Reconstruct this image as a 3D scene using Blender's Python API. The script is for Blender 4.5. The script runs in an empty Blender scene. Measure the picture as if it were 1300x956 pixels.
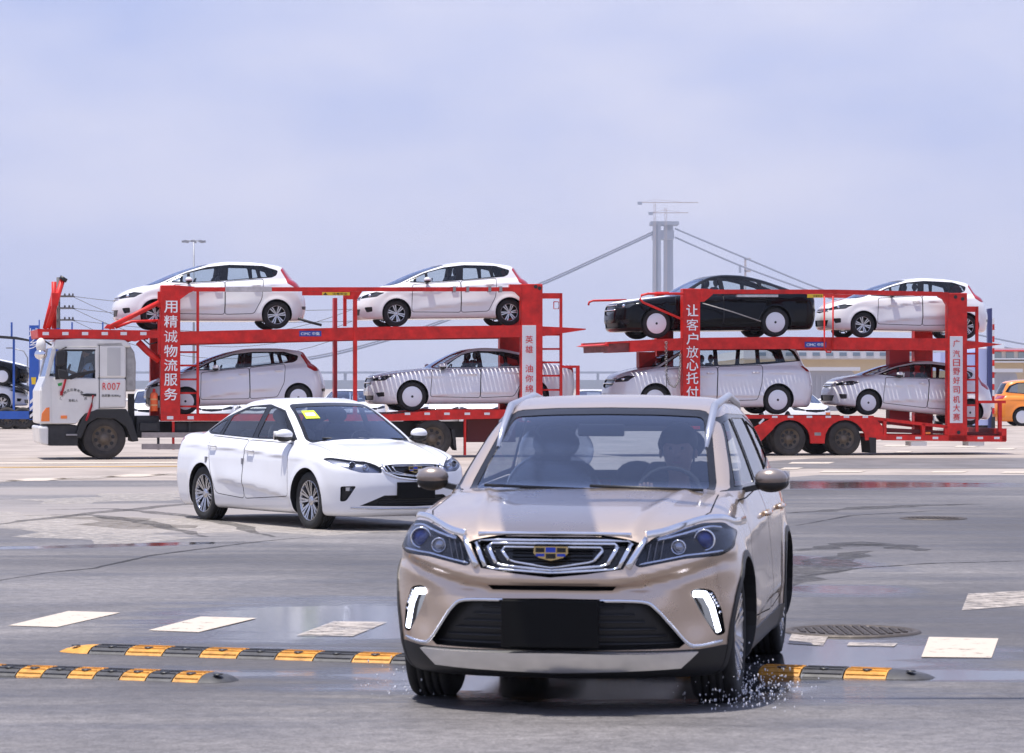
import bpy, bmesh, math, random
import numpy as np
from mathutils import Vector, Matrix, Euler
random.seed(7)
R = math.radians
SC = bpy.context.scene
COL = SC.collection
# ------------------------------------------------------------------ camera
CAMH, HOR, FPX = 1.6, 492.0, 3700.0
cd = bpy.data.cameras.new('camera'); cam = bpy.data.objects.new('camera', cd); COL.objects.link(cam)
cam.location = (0, 0, CAMH); cam.rotation_euler = (R(90), 0, 0)
cd.sensor_width = 36; cd.lens = 36 * FPX / 1300; cd.shift_y = (HOR - 478) / 1300
cd.clip_start = .1; cd.clip_end = 20000
cd.dof.use_dof = True; cd.dof.focus_distance = 45; cd.dof.aperture_fstop = 11
SC.camera = cam
SC.view_settings.view_transform = 'Standard'; SC.view_settings.look = 'None'
SC.view_settings.exposure = 0.33; SC.view_settings.gamma = 1
# ------------------------------------------------------------------ sky and sun
SUN = Vector((-.20, -.068, .98)).normalized()
el = math.asin(SUN.z); az = math.atan2(SUN.x, SUN.y)
w = bpy.data.worlds.new('World'); SC.world = w; w.use_nodes = True
nt = w.node_tree; nt.nodes.clear()
def N(t, typ, **k):
    n = t.nodes.new(typ)
    for a, b in k.items():
        if a.startswith('i_'): n.inputs[a[2:].replace('_', ' ')].default_value = b
        else: setattr(n, a, b)
    return n
sky = N(nt, 'ShaderNodeTexSky', sky_type='NISHITA', sun_disc=False, sun_elevation=el, sun_rotation=az)
sky.air_density = 1.2; sky.dust_density = 3.0; sky.ozone_density = 1.5
tc = N(nt, 'ShaderNodeTexCoord'); mp = N(nt, 'ShaderNodeMapping'); mp.inputs['Scale'].default_value = (1, 1, 2.6)
nz = N(nt, 'ShaderNodeTexNoise', i_Scale=4.5, i_Detail=5.0, i_Roughness=.5)
rp = N(nt, 'ShaderNodeValToRGB'); rp.color_ramp.elements[0].position = .36; rp.color_ramp.elements[1].position = .68
rp.color_ramp.elements[0].color = (4.1, 4.8, 7.9, 1); rp.color_ramp.elements[1].color = (7.6, 7.4, 8.7, 1)
mx = N(nt, 'ShaderNodeMix', data_type='RGBA'); mx.inputs[0].default_value = .88
bg = N(nt, 'ShaderNodeBackground', i_Strength=.095); wo = N(nt, 'ShaderNodeOutputWorld')
L = nt.links.new
L(tc.outputs['Generated'], mp.inputs['Vector']); L(mp.outputs[0], nz.inputs['Vector']); sx_ = N(nt, 'ShaderNodeSeparateXYZ'); L(tc.outputs['Generated'], sx_.inputs[0]); zc = N(nt, 'ShaderNodeClamp'); L(sx_.outputs['Z'], zc.inputs['Value'])
zm = N(nt, 'ShaderNodeMath', operation='MULTIPLY_ADD'); L(zc.outputs[0], zm.inputs[0]); zm.inputs[1].default_value = -1.3; zm.inputs[2].default_value = .12
za = N(nt, 'ShaderNodeMath', operation='ADD'); L(zm.outputs[0], za.inputs[0]); L(nz.outputs['Fac'], za.inputs[1]); L(za.outputs[0], rp.inputs[0])
L(sky.outputs[0], mx.inputs[6]); L(rp.outputs[0], mx.inputs[7]); L(mx.outputs[2], bg.inputs['Color']); L(bg.outputs[0], wo.inputs[0])
ld = bpy.data.lights.new('sun', 'SUN'); ld.energy = 5.0; ld.angle = R(.5); ld.color = (1, .95, .88)
so = bpy.data.objects.new('sun', ld); COL.objects.link(so); so.rotation_euler = SUN.to_track_quat('Z', 'Y').to_euler()
# ------------------------------------------------------------------ materials
MATS = {}
def mat(name, col, rough=.5, metal=0, coat=0, emit=0, spec=.5, var=0, vs=6, bump=0, bs=80, alpha=1):
    if name in MATS: return MATS[name]
    m = bpy.data.materials.new(name); m.use_nodes = True; t = m.node_tree; b = t.nodes['Principled BSDF']
    b.inputs['Base Color'].default_value = (*col, 1); b.inputs['Roughness'].default_value = rough
    b.inputs['Metallic'].default_value = metal; b.inputs['Coat Weight'].default_value = coat
    b.inputs['Coat Roughness'].default_value = .04; b.inputs['Specular IOR Level'].default_value = spec
    if emit: b.inputs['Emission Color'].default_value = (*col, 1); b.inputs['Emission Strength'].default_value = emit
    if var or bump:
        c = N(t, 'ShaderNodeTexCoord')
    if var:
        n = N(t, 'ShaderNodeTexNoise', i_Scale=vs, i_Detail=6.0, i_Roughness=.65)
        t.links.new(c.outputs['Object'], n.inputs['Vector'])
        r = N(t, 'ShaderNodeMapRange'); r.inputs['From Min'].default_value = .3; r.inputs['From Max'].default_value = .7
        r.inputs['To Min'].default_value = 1 - var; r.inputs['To Max'].default_value = 1 + var * .5
        h = N(t, 'ShaderNodeVectorMath', operation='SCALE'); h.inputs[0].default_value = col
        t.links.new(n.outputs['Fac'], r.inputs[0]); t.links.new(r.outputs[0], h.inputs['Scale']); t.links.new(h.outputs[0], b.inputs['Base Color'])
        r2 = N(t, 'ShaderNodeMapRange'); r2.inputs['To Min'].default_value = min(1, rough + .15); r2.inputs['To Max'].default_value = max(0, rough - .1)
        t.links.new(n.outputs['Fac'], r2.inputs[0]); t.links.new(r2.outputs[0], b.inputs['Roughness'])
    if bump:
        n = N(t, 'ShaderNodeTexNoise', i_Scale=bs, i_Detail=4.0); t.links.new(c.outputs['Object'], n.inputs['Vector'])
        bu = N(t, 'ShaderNodeBump', i_Strength=bump, i_Distance=.01)
        t.links.new(n.outputs['Fac'], bu.inputs['Height']); t.links.new(bu.outputs[0], b.inputs['Normal'])
    MATS[name] = m; return m
def glassmat(name, tint, base=.06, rough=.0, gc=(1, 1, 1), k=.85):
    m = bpy.data.materials.new(name); m.use_nodes = True; t = m.node_tree; t.nodes.clear()
    o = N(t, 'ShaderNodeOutputMaterial'); tr = N(t, 'ShaderNodeBsdfTransparent'); tr.inputs[0].default_value = (*tint, 1)
    gl = N(t, 'ShaderNodeBsdfGlossy', i_Roughness=rough); gl.inputs[0].default_value = (*gc, 1)
    f = N(t, 'ShaderNodeLayerWeight', i_Blend=.5); pw = N(t, 'ShaderNodeMath', operation='POWER'); pw.inputs[1].default_value = 3.5
    ad = N(t, 'ShaderNodeMath', operation='MULTIPLY_ADD'); ad.inputs[1].default_value = k; ad.inputs[2].default_value = base
    mm = N(t, 'ShaderNodeMixShader'); l = t.links.new
    l(f.outputs['Facing'], pw.inputs[0]); l(pw.outputs[0], ad.inputs[0]); l(ad.outputs[0], mm.inputs[0])
    l(tr.outputs[0], mm.inputs[1]); l(gl.outputs[0], mm.inputs[2]); l(mm.outputs[0], o.inputs[0]); MATS[name] = m; return m
def paintmat(name, col, rough=.35, metal=0, coat=1, inner=(.03, .03, .035)):
    """car paint outside, dark trim on the inner side of the shell"""
    m = mat(name, col, rough, metal, coat, var=.03, vs=3); t = m.node_tree; b = t.nodes['Principled BSDF']
    out = t.nodes['Material Output']; g = N(t, 'ShaderNodeNewGeometry'); d = N(t, 'ShaderNodeBsdfDiffuse'); d.inputs[0].default_value = (*inner, 1)
    x = N(t, 'ShaderNodeMixShader'); t.links.new(g.outputs['Backfacing'], x.inputs[0]); t.links.new(b.outputs[0], x.inputs[1]); t.links.new(d.outputs[0], x.inputs[2]); t.links.new(x.outputs[0], out.inputs[0])
    return m
WHITE = paintmat('white_paint', (.76, .76, .78), .3)
SILVER = paintmat('silver_paint', (.50, .49, .53), .3, .35)
BLACKP = paintmat('black_paint', (.002, .002, .003), .12, 0, .08); MATS['black_paint'].node_tree.nodes['Principled BSDF'].inputs['Specular IOR Level'].default_value = .22
GOLD = paintmat('champagne_paint', (.62, .49, .385), .27, .72)
BLK = mat('black_plastic', (.012, .012, .013), .45)
GLOSSB = mat('gloss_black', (.008, .008, .009), .12)
DARK = mat('dark_trim', (.03, .03, .033), .7)
SEATM = mat('seat_fabric', (.06, .062, .07), .8, var=.2)
RUB = mat('tyre_rubber', (.018, .018, .018), .75, bump=.3, bs=60, var=.3, vs=9)
TRUB = mat('truck_tyre_rubber', (.045, .04, .036), .85, bump=.3, bs=30, var=.4, vs=5)
CHR = mat('chrome', (.78, .79, .82), .09, 1)
ALU = mat('alloy', (.58, .58, .60), .25, 1)
DALU = mat('dark_alloy', (.03, .03, .032), .3, .5)
DISC = mat('disc_cover_film', (.80, .82, .86), .5)
REDL = mat('tail_lamp_red', (.35, .008, .012), .12, coat=1)
LENS = glassmat('lamp_glass', (.80, .83, .9), .03, 0, (1, 1, 1), .4)
GLASS = glassmat('window_glass', (.82, .87, .88), .05)
WSG = glassmat('windshield_glass', (.52, .58, .66), .13, 0, (.75, .84, 1))
LED = mat('led_white', (.80, .84, 1.0), .3, emit=5)
BLUEP = mat('projector_blue', (.01, .025, .16), .1, coat=1)
# ------------------------------------------------------------------ object helpers
def tag(o, label=None, cat=None, group=None, kind=None):
    for k, v in (('label', label), ('category', cat), ('group', group), ('kind', kind)):
        if v: o[k] = v
    return o
def empty(name, loc=(0, 0, 0), rot=(0, 0, 0), parent=None):
    o = bpy.data.objects.new(name, None); COL.objects.link(o); o.location = loc; o.rotation_euler = rot
    o.empty_display_size = .2
    if parent: o.parent = parent
    return o
def copy_tree(o, parent=None):
    c = o.copy(); COL.objects.link(c)
    for k in ('label', 'category', 'group'):
        if parent is None and k in c: del c[k]
    if parent: c.parent = parent
    for ch in list(o.children): copy_tree(ch, c)
    return c
def frame(d, up=(0, 0, 1)):
    d = Vector(d).normalized(); u = Vector(up)
    if abs(d.dot(u)) > .98: u = Vector((1, 0, 0))
    s = d.cross(u).normalized(); return d, s, s.cross(d)
class MB:
    def __init__(s): s.v = []; s.f = []; s.sm = []
    def add(s, vs, fs, smooth=False):
        b = len(s.v); s.v += [tuple(p) for p in vs]; s.f += [tuple(b + i for i in f) for f in fs]; s.sm += [smooth] * len(fs); return s
    def box(s, lo, hi):
        (a, b, c), (d, e, f) = lo, hi
        return s.add([(a, b, c), (d, b, c), (d, e, c), (a, e, c), (a, b, f), (d, b, f), (d, e, f), (a, e, f)],
                     [(0, 3, 2, 1), (4, 5, 6, 7), (0, 1, 5, 4), (1, 2, 6, 5), (2, 3, 7, 6), (3, 0, 4, 7)])
    def beam(s, p, q, w, h, w2=None, h2=None, up=(0, 0, 1)):
        d, a, b = frame(Vector(q) - Vector(p), up); w2 = w2 or w; h2 = h2 or h; v = []
        for c, ww, hh in ((Vector(p), w, h), (Vector(q), w2, h2)):
            for i, j in ((-1, -1), (1, -1), (1, 1), (-1, 1)): v.append(c + a * (i * ww / 2) + b * (j * hh / 2))
        return s.add(v, [(3, 2, 1, 0), (4, 5, 6, 7), (0, 1, 5, 4), (1, 2, 6, 5), (2, 3, 7, 6), (3, 0, 4, 7)])
    def tube(s, pts, r, n=8, cap=True, sx=1, smooth=True, up=(0, 0, 1)):
        P = [Vector(p) for p in pts]; v = []; m = len(P); rr = r if isinstance(r, (list, tuple)) else [r] * m
        for i, p in enumerate(P):
            d = (P[min(i + 1, m - 1)] - P[max(i - 1, 0)]); d, a, b = frame(d, up)
            for k in range(n):
                t = 2 * math.pi * k / n; v.append(p + a * (math.cos(t) * rr[i] * sx) + b * (math.sin(t) * rr[i]))
        f = [(i * n + k, i * n + (k + 1) % n, (i + 1) * n + (k + 1) % n, (i + 1) * n + k) for i in range(m - 1) for k in range(n)]
        s.add(v, f, smooth)
        if cap: b = len(s.v) - m * n; s.f += [tuple(b + k for k in range(n))[::-1], tuple(b + (m - 1) * n + k for k in range(n))]; s.sm += [False, False]
        return s
    def lathe(s, prof, n=32, c=(0, 0, 0), ax='y', smooth=True):
        v = []
        for (h, r) in prof:
            for k in range(n):
                t = 2 * math.pi * k / n; a, b = r * math.cos(t), r * math.sin(t)
                v.append({'y': (c[0] + a, c[1] + h, c[2] + b), 'z': (c[0] + a, c[1] + b, c[2] + h), 'x': (c[0] + h, c[1] + a, c[2] + b)}[ax])
        m = len(prof)
        return s.add(v, [(i * n + k, (i + 1) * n + k, (i + 1) * n + (k + 1) % n, i * n + (k + 1) % n) for i in range(m - 1) for k in range(n)], smooth)
    def prism(s, poly, a, b, plane='xz'):
        """poly (u,v) extruded along the remaining axis from a to b"""
        n = len(poly); ar = sum(poly[i][0] * poly[(i + 1) % n][1] - poly[(i + 1) % n][0] * poly[i][1] for i in range(n))
        if ar < 0: poly = poly[::-1]
        g = {'xz': lambda u, v, w: (u, w, v), 'yz': lambda u, v, w: (w, u, v), 'xy': lambda u, v, w: (u, v, w)}[plane]
        v = [g(u, t, a) for u, t in poly] + [g(u, t, b) for u, t in poly]
        f = [tuple(range(n)), tuple(range(2 * n - 1, n - 1, -1))] + [(i, i + n, (i + 1) % n + n, (i + 1) % n) for i in range(n)]
        return s.add(v, f)
    def sphere(s, c, r, n=12, m=8, sc=(1, 1, 1)):
        v = [(c[0] + r * sc[0] * math.sin(math.pi * (i + .001) / m) * math.cos(2 * math.pi * k / n), c[1] + r * sc[1] * math.sin(math.pi * (i + .001) / m) * math.sin(2 * math.pi * k / n), c[2] + r * sc[2] * math.cos(math.pi * i / m)) for i in range(m + 1) for k in range(n)]
        return s.add(v, [(i * n + k, (i + 1) * n + k, (i + 1) * n + (k + 1) % n, i * n + (k + 1) % n) for i in range(m) for k in range(n)], True)
    def mesh(s, name):
        me = bpy.data.meshes.new(name); me.from_pydata(s.v, [], s.f); me.polygons.foreach_set('use_smooth', s.sm); me.update(); return me
    def build(s, name, m, parent=None, bevel=0, fix=True):
        me = s.mesh(name)
        if fix:
            bm = bmesh.new(); bm.from_mesh(me); bmesh.ops.recalc_face_normals(bm, faces=bm.faces); bm.to_mesh(me); bm.free()
        if m: me.materials.append(m)
        o = bpy.data.objects.new(name, me); COL.objects.link(o)
        if parent: o.parent = parent
        if bevel: b = o.modifiers.new('bevel', 'BEVEL'); b.width = bevel; b.segments = 2; b.limit_method = 'ANGLE'
        return o
def text(name, s, size, m, parent, loc, rot=(R(90), 0, 0), depth=.004, fit=None, align='CENTER', bold=0):
    c = bpy.data.curves.new(name, 'FONT'); c.body = s; c.size = size; c.align_x = align; c.align_y = 'CENTER'; c.extrude = depth; c.resolution_u = 3; c.offset = bold
    t = bpy.data.objects.new(name, c); COL.objects.link(t); dg = bpy.context.evaluated_depsgraph_get(); dg.update()
    me = bpy.data.meshes.new_from_object(t.evaluated_get(dg)); bpy.data.objects.remove(t); bpy.data.curves.remove(c)
    xs = [v.co.x for v in me.vertices]; ys = [v.co.y for v in me.vertices]
    if fit and xs:
        w_, h_ = max(xs) - min(xs), max(ys) - min(ys); cx, cy = (max(xs) + min(xs)) / 2, (max(ys) + min(ys)) / 2
        for v in me.vertices: v.co.x = (v.co.x - cx) * fit[0] / w_; v.co.y = (v.co.y - cy) * fit[1] / h_
    me.materials.clear(); me.materials.append(m); o = bpy.data.objects.new(name, me); COL.objects.link(o); o.parent = parent; o.location = loc; o.rotation_euler = rot
    return o
# ------------------------------------------------------------------ car body surfaces
def pchip(pts):
    x = np.array([p[0] for p in pts], float); y = np.array([p[1] for p in pts], float)
    h = np.diff(x); d = np.diff(y) / h; m = np.zeros_like(x); m[0] = d[0]; m[-1] = d[-1]
    for i in range(1, len(x) - 1):
        m[i] = 0 if d[i - 1] * d[i] <= 0 else 2 * d[i - 1] * d[i] / (d[i - 1] + d[i])
    def g(q):
        q = np.clip(q, x[0], x[-1]); i = np.clip(np.searchsorted(x, q) - 1, 0, len(h) - 1); t = (q - x[i]) / h[i]
        return (y[i] * (1 + 2 * t) * (1 - t) ** 2 + m[i] * h[i] * t * (1 - t) ** 2 + y[i + 1] * t * t * (3 - 2 * t) + m[i + 1] * h[i] * t * t * (t - 1))
    return g
def smax(a, b, k): h = np.clip(.5 + .5 * (a - b) / k, 0, 1); return b + (a - b) * h + k * h * (1 - h)
def smin(a, b, k): return -smax(-a, -b, k)
class Car:
    def __init__(s, **k):
        s.__dict__.update(k)
        s.fn, s.fr, s.ft, s.fg, s.fp, s.fs = [pchip(k[n]) for n in ('nose', 'rear', 'top', 'green', 'plan', 'sec')]
    def f(s, P):
        x, y, z = P[:, 0], np.abs(P[:, 1]), P[:, 2]; yn = y / s.hw
        nose = s.fn(z) + s.kf * yn ** s.pf - x
        if s.nose_mod: nose = nose + s.nose_mod(y, z)
        rear = x - (s.fr(z) - s.kr * yn ** 3)
        e = .01; sl = (s.ft(x + e) - s.ft(x - e)) / (2 * e)
        xo = x - s.kf * .8 * yn ** s.pf * np.clip((1.2 - x) / 1.2, 0, 1)
        top = (z - s.ft(xo) + s.crown * yn ** 3) / np.sqrt(1 + sl * sl)
        top = top - s.hoodcr * np.exp(-((y - .36 - .14 * x) / .035) ** 2) * (x < 1.25) * (x > .15)
        w_ = s.hw * s.fp(x) + s.fs(z)
        for xw in s.wheels:
            d = np.sqrt((x - xw) ** 2 + (z - s.r) ** 2); w_ = w_ + s.flare * np.exp(-((d - s.ra - .01) / .06) ** 2) * (z > .1)
        for (x0, z0, x1, z1, a, sg) in s.creases:
            t = (x - x0) / (x1 - x0); zl = z0 + (z1 - z0) * t + .03 * np.sin(np.pi * np.clip(t, 0, 1)); u = (z - zl) / sg
            w_ = w_ + a * np.where(u > 0, np.exp(-u * u * .25), np.exp(-u * u * 6)) * np.clip(t * 5, 0, 1) * np.clip((1 - t) * 5, 0, 1)
        low = smax(smax(smax(y - w_, nose, .16), rear, .16), top, .10); low = smax(low, s.zb - z, .08)
        xm = s.xm; sg = np.clip((xm - x) / .6, -1, 1); xs = x - s.cg * yn ** 2 * sg
        slg = (s.fg(xs + e) - s.fg(xs - e)) / (2 * e); tg = (z - s.fg(xs) + .05 * yn ** 2) / np.sqrt(1 + slg * slg)
        t = np.clip((z - s.zbelt) / (s.zroof - s.zbelt), -.3, 1.2)
        pg = 1 - .10 * np.clip((1.6 - x) / 1.2, 0, 1) ** 1.5 - s.gt * np.clip((x - s.xm - .3) / (s.L - s.xm), 0, 1) ** 1.5
        sgn = y - (s.wb + (s.wr - s.wb) * (t + .25 * t * np.abs(t)) / 1.25) * pg
        g = smax(sgn, tg, .09); g = smax(g, .5 - z, .05); g = np.maximum(g, np.maximum(nose, rear) + .03)
        return smin(low, g, .035)
    def normal(s, P):
        e = 2e-3; n = np.zeros_like(P)
        for i in range(3):
            d = np.zeros(3); d[i] = e; n[:, i] = s.f(P + d) - s.f(P - d)
        return n / np.maximum(np.linalg.norm(n, axis=1), 1e-9)[:, None]
    def surf(s, axis, a, b, side=1):
        """surface coordinate: axis 'x' front at (y,z); 'r' rear at (y,z); 'y' side at (x,z); 'z' top at (x,y)"""
        lo, hi = {'x': (s.L * .45, -.4), 'r': (s.L * .5, s.L + .4), 'y': (0, 1.3), 'z': (.5, 2.2)}[axis]
        for _ in range(14):
            m = (lo + hi) / 2; p = {'x': (m, a, b), 'r': (m, a, b), 'y': (a, m, b), 'z': (a, b, m)}[axis]
            if s.f(np.array([p]))[0] < 0: lo = m
            else: hi = m
        return lo * (side if axis == 'y' else 1)
    def edge(s, z):
        """x of the windshield's outer edge at height z"""
        P = s.wscreen; a = [p for p in P if p[0] > .4]; lo = min(a, key=lambda p: p[1]); hi = max(a, key=lambda p: p[1])
        t = min(1, max(0, (z - lo[1]) / (hi[1] - lo[1]))); return s.front([(lo[0] + (hi[0] - lo[0]) * t, min(z, hi[1] - .02))])[0]
    def setback(s, poly, off):
        out = []; dp = dens([tuple(p) for p in poly] + [tuple(poly[0])], 3)[:-1]
        return [(max(x, s.edge(z) + off), z) if x < s.xm - .2 else (x, z) for x, z in dp]
    def front(s, pts):
        """x of the front surface at many (y,z)"""
        q = np.array(pts, float); lo = np.full(len(q), s.L * .45); hi = np.full(len(q), -.4)
        for _ in range(15):
            m = (lo + hi) / 2; ins = s.f(np.stack([m, q[:, 0], q[:, 1]], 1)) < 0; lo = np.where(ins, m, lo); hi = np.where(ins, hi, m)
        return lo.tolist()
    def mesh(s):
        st = s.step; W, H, L = 1.15, 2.0, s.L + .3; x0 = -.3; zb = s.zb - .15
        nx, ny, nz_ = int((L - x0) / st), int(2 * s.hw / st), int((s.zroof - zb) * 1.15 / st)
        X = np.linspace(x0, L, nx + 1); Y = np.linspace(-W, W, ny + 1); Z = np.linspace(zb, H, nz_ + 1)
        idx = {}; V = []; F = []
        def vid(i, j, k):
            q = (i, j, k)
            if q not in idx: idx[q] = len(V); V.append((X[i], Y[j], Z[k]))
            return idx[q]
        for i in range(nx):
            for j in range(ny):
                F.append((vid(i, j, nz_), vid(i + 1, j, nz_), vid(i + 1, j + 1, nz_), vid(i, j + 1, nz_)))
                F.append((vid(i, j, 0), vid(i, j + 1, 0), vid(i + 1, j + 1, 0), vid(i + 1, j, 0)))
            for k in range(nz_):
                F.append((vid(i, 0, k), vid(i + 1, 0, k), vid(i + 1, 0, k + 1), vid(i, 0, k + 1)))
                F.append((vid(i, ny, k), vid(i, ny, k + 1), vid(i + 1, ny, k + 1), vid(i + 1, ny, k)))
        for j in range(ny):
            for k in range(nz_):
                F.append((vid(0, j, k), vid(0, j, k + 1), vid(0, j + 1, k + 1), vid(0, j + 1, k)))
                F.append((vid(nx, j, k), vid(nx, j + 1, k), vid(nx, j + 1, k + 1), vid(nx, j, k + 1)))
        P = np.array(V)
        Q = np.stack([np.clip(P[:, 0], .75, s.L - .6), np.clip(P[:, 1], -.25, .25) * .5, np.clip(P[:, 2], .45, .62)], 1)
        lo = np.zeros(len(P)); hi = np.ones(len(P))
        for _ in range(24):
            m = (lo + hi) / 2; ins = s.f(Q + (P - Q) * m[:, None]) < 0; lo = np.where(ins, m, lo); hi = np.where(ins, hi, m)
        return Q + (P - Q) * ((lo + hi) / 2)[:, None], F
AX = {'side': (0, 2), 'front': (1, 2), 'top': (0, 1)}
def inpoly(p, poly):
    x, y = p; c = False; n = len(poly)
    for i in range(n):
        (a, b), (d, e) = poly[i], poly[i - 1]
        if (b > y) != (e > y) and x < (d - a) * (y - b) / (e - b) + a: c = not c
    return c
class Vtx:
    __slots__ = ('x', 'y', 'z')
    def __init__(s, p): s.x, s.y, s.z = p
def ring(poly, w_):
    """polyline ribbon offsets of a closed outline: outer and inner outline"""
    n = len(poly); o = []; q = []
    ar = sum(poly[i - 1][0] * poly[i][1] - poly[i][0] * poly[i - 1][1] for i in range(n)); sg = 1 if ar > 0 else -1
    for i in range(n):
        a, b, c = Vector(poly[i - 1]), Vector(poly[i]), Vector(poly[(i + 1) % n]); d1 = (b - a).normalized(); d2 = (c - b).normalized()
        n1 = Vector((d1.y, -d1.x)); n2 = Vector((d2.y, -d2.x)); m = (n1 + n2); m = m.normalized() / max(.5, math.sqrt(max(.01, (1 + n1.dot(n2)) / 2)))
        o.append(tuple(b + m * w_ * sg)); q.append(tuple(b - m * w_ * sg))
    return o, q
def rnd(poly, r=.03, n=3):
    """round the corners of a 2D outline"""
    out = []; m = len(poly)
    for i in range(m):
        a, b, c = Vector(poly[i - 1]), Vector(poly[i]), Vector(poly[(i + 1) % m]); u = (a - b); v = (c - b); k = min(r, u.length * .45, v.length * .45)
        p = b + u.normalized() * k; q = b + v.normalized() * k
        for t in range(n + 1):
            t /= n; out.append(tuple(p * (1 - t) ** 2 + b * 2 * t * (1 - t) + q * t * t))
    return out
class Shell:
    """the car's skin as polygons that outlines can be cut into; ids of live faces in s.F"""
    def __init__(s, car):
        s.car = car; V, F = car.mesh(); s.V = [tuple(p) for p in V.tolist()]; s.F = {}; s.split = {}; s.nid = 0; s.C = []; s.Nn = []; s.alive = []
        for f in F: s.newface(f)
        # outward normals
        P = np.array(s.C); N0 = np.array(s.Nn); g = car.normal(P)
        for i in np.nonzero((N0 * g).sum(1) < 0)[0]: s.F[i] = s.F[i][::-1]; s.Nn[i] = tuple(-N0[i])
    def newface(s, f):
        P = [s.V[i] for i in f]; n = len(P); c = tuple(sum(p[k] for p in P) / n for k in range(3)); nx = ny = nz_ = 0.0
        for i in range(n):
            a, b = P[i - 1], P[i]; nx += (a[1] - b[1]) * (a[2] + b[2]); ny += (a[2] - b[2]) * (a[0] + b[0]); nz_ += (a[0] - b[0]) * (a[1] + b[1])
        l = math.sqrt(nx * nx + ny * ny + nz_ * nz_) or 1; s.F[s.nid] = tuple(f); s.C.append(c); s.Nn.append((nx / l, ny / l, nz_ / l)); s.alive.append(True); s.nid += 1; return s.nid - 1
    def kill(s, i): del s.F[i]; s.alive[i] = False
    def mid(s, a, b, t):
        k = (a, b) if a < b else (b, a)
        if k in s.split: return s.split[k]
        A, B = s.V[a], s.V[b]; s.V.append(tuple(A[i] + (B[i] - A[i]) * t for i in range(3))); s.split[k] = len(s.V) - 1; return len(s.V) - 1
    def expand(s, f):
        out = []; ch = False
        for i in range(len(f)):
            a, b = f[i], f[(i + 1) % len(f)]; out.append(a); st = [(a, b)]
            while st:
                p, q = st.pop(); m = s.split.get((p, q) if p < q else (q, p))
                if m is None:
                    if q != b: out.append(q)
                else: st.append((m, q)); st.append((p, m)); ch = True
        return (tuple(out), ch)
    def cutline(s, cand, a, b, ax):
        i, j = ax; dx, dy = b[0] - a[0], b[1] - a[1]; ln = math.hypot(dx, dy)
        if ln < 1e-5: return
        n0, n1 = -dy / ln, dx / ln; e = .002; x0, x1 = min(a[0], b[0]) - e, max(a[0], b[0]) + e; y0, y1 = min(a[1], b[1]) - e, max(a[1], b[1]) + e; V = s.V
        for fi in list(cand):
            f = s.F[fi]; us = [V[v][i] for v in f]
            if max(us) < x0 or min(us) > x1: continue
            vs = [V[v][j] for v in f]
            if max(vs) < y0 or min(vs) > y1: continue
            ds = [(u - a[0]) * n0 + (v - a[1]) * n1 for u, v in zip(us, vs)]
            if min(ds) > -1e-5 or max(ds) < 1e-5: continue
            f, ch = s.expand(f)
            if ch: ds = [(V[v][i] - a[0]) * n0 + (V[v][j] - a[1]) * n1 for v in f]
            A, B = [], []; n = len(f)
            for k in range(n):
                p, q, dp, dq = f[k], f[(k + 1) % n], ds[k], ds[(k + 1) % n]
                if dp >= -1e-6: A.append(p)
                if dp <= 1e-6: B.append(p)
                if (dp > 1e-6 and dq < -1e-6) or (dp < -1e-6 and dq > 1e-6): m = s.mid(p, q, dp / (dp - dq)); A.append(m); B.append(m)
            if len(A) < 3 or len(B) < 3: continue
            s.kill(fi); cand.discard(fi); cand.add(s.newface(A)); cand.add(s.newface(B))
    def reg(s, poly, proj='side', side=0, filt=None):
        if filt is None:
            filt = {'side': lambda c, n: c.y * side > .3, 'front': lambda c, n: c.x < 1.3 and (side == 0 or c.y * side > -.001) and n.x < .2, 'top': lambda c, n: n.z > .25}[proj]
        ax = AX[proj]; i, j = ax; us = [p[0] for p in poly]; vs = [p[1] for p in poly]
        C = np.array(s.C); m = np.array(s.alive) & (C[:, i] > min(us) - .1) & (C[:, i] < max(us) + .1) & (C[:, j] > min(vs) - .1) & (C[:, j] < max(vs) + .1)
        cand = {int(k) for k in np.nonzero(m)[0] if filt(Vtx(s.C[k]), Vtx(s.Nn[k]))}
        for k in range(len(poly)): s.cutline(cand, poly[k - 1], poly[k], ax)
        for k in list(cand):
            f, ch = s.expand(s.F[k])
            if ch: s.F[k] = f
        return [k for k in cand if filt(Vtx(s.C[k]), Vtx(s.Nn[k])) and inpoly((s.C[k][i], s.C[k][j]), poly)]
    def patch(s, fs, name, m, parent, push=(0, 0, 0), wall=False, wallmat=None, along=None):
        fs = [s.F[k] for k in fs if k in s.F]; vid = {}; co = []
        for f in fs:
            for v in f:
                if v not in vid: vid[v] = len(co); co.append(s.V[v])
        co = np.array(co).reshape(-1, 3); nrm = s.car.normal(co) if len(co) else co
        new = co - nrm * along if along else co + np.array(push)
        faces = [[vid[v] for v in f] for f in fs]; normals = [tuple(nrm[i]) for f in faces for i in f]; nf = len(faces); V = [tuple(v) for v in new]
        if wall:
            ed = set(); vw = {}
            for f in fs:
                for k in range(len(f)): ed.add((f[k], f[(k + 1) % len(f)]))
            for a, b in ed:
                if (b, a) in ed: continue
                for q in (a, b):
                    if q not in vw: vw[q] = len(V); V.append(s.V[q]); V.append(tuple(new[vid[q]]))
                q = [vw[a], vw[b], vw[b] + 1, vw[a] + 1]; faces.append(q)
                nn = (Vector(V[q[1]]) - Vector(V[q[0]])).cross(Vector(V[q[2]]) - Vector(V[q[0]])); nn = nn.normalized() if nn.length > 1e-9 else Vector((0, 0, 1)); normals += [tuple(nn)] * 4
        me = bpy.data.meshes.new(name); me.from_pydata(V, [], faces); me.polygons.foreach_set('use_smooth', [True] * len(faces))
        me.materials.append(m)
        if wallmat:
            me.materials.append(wallmat)
            for i in range(nf, len(faces)): me.polygons[i].material_index = 1
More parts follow.
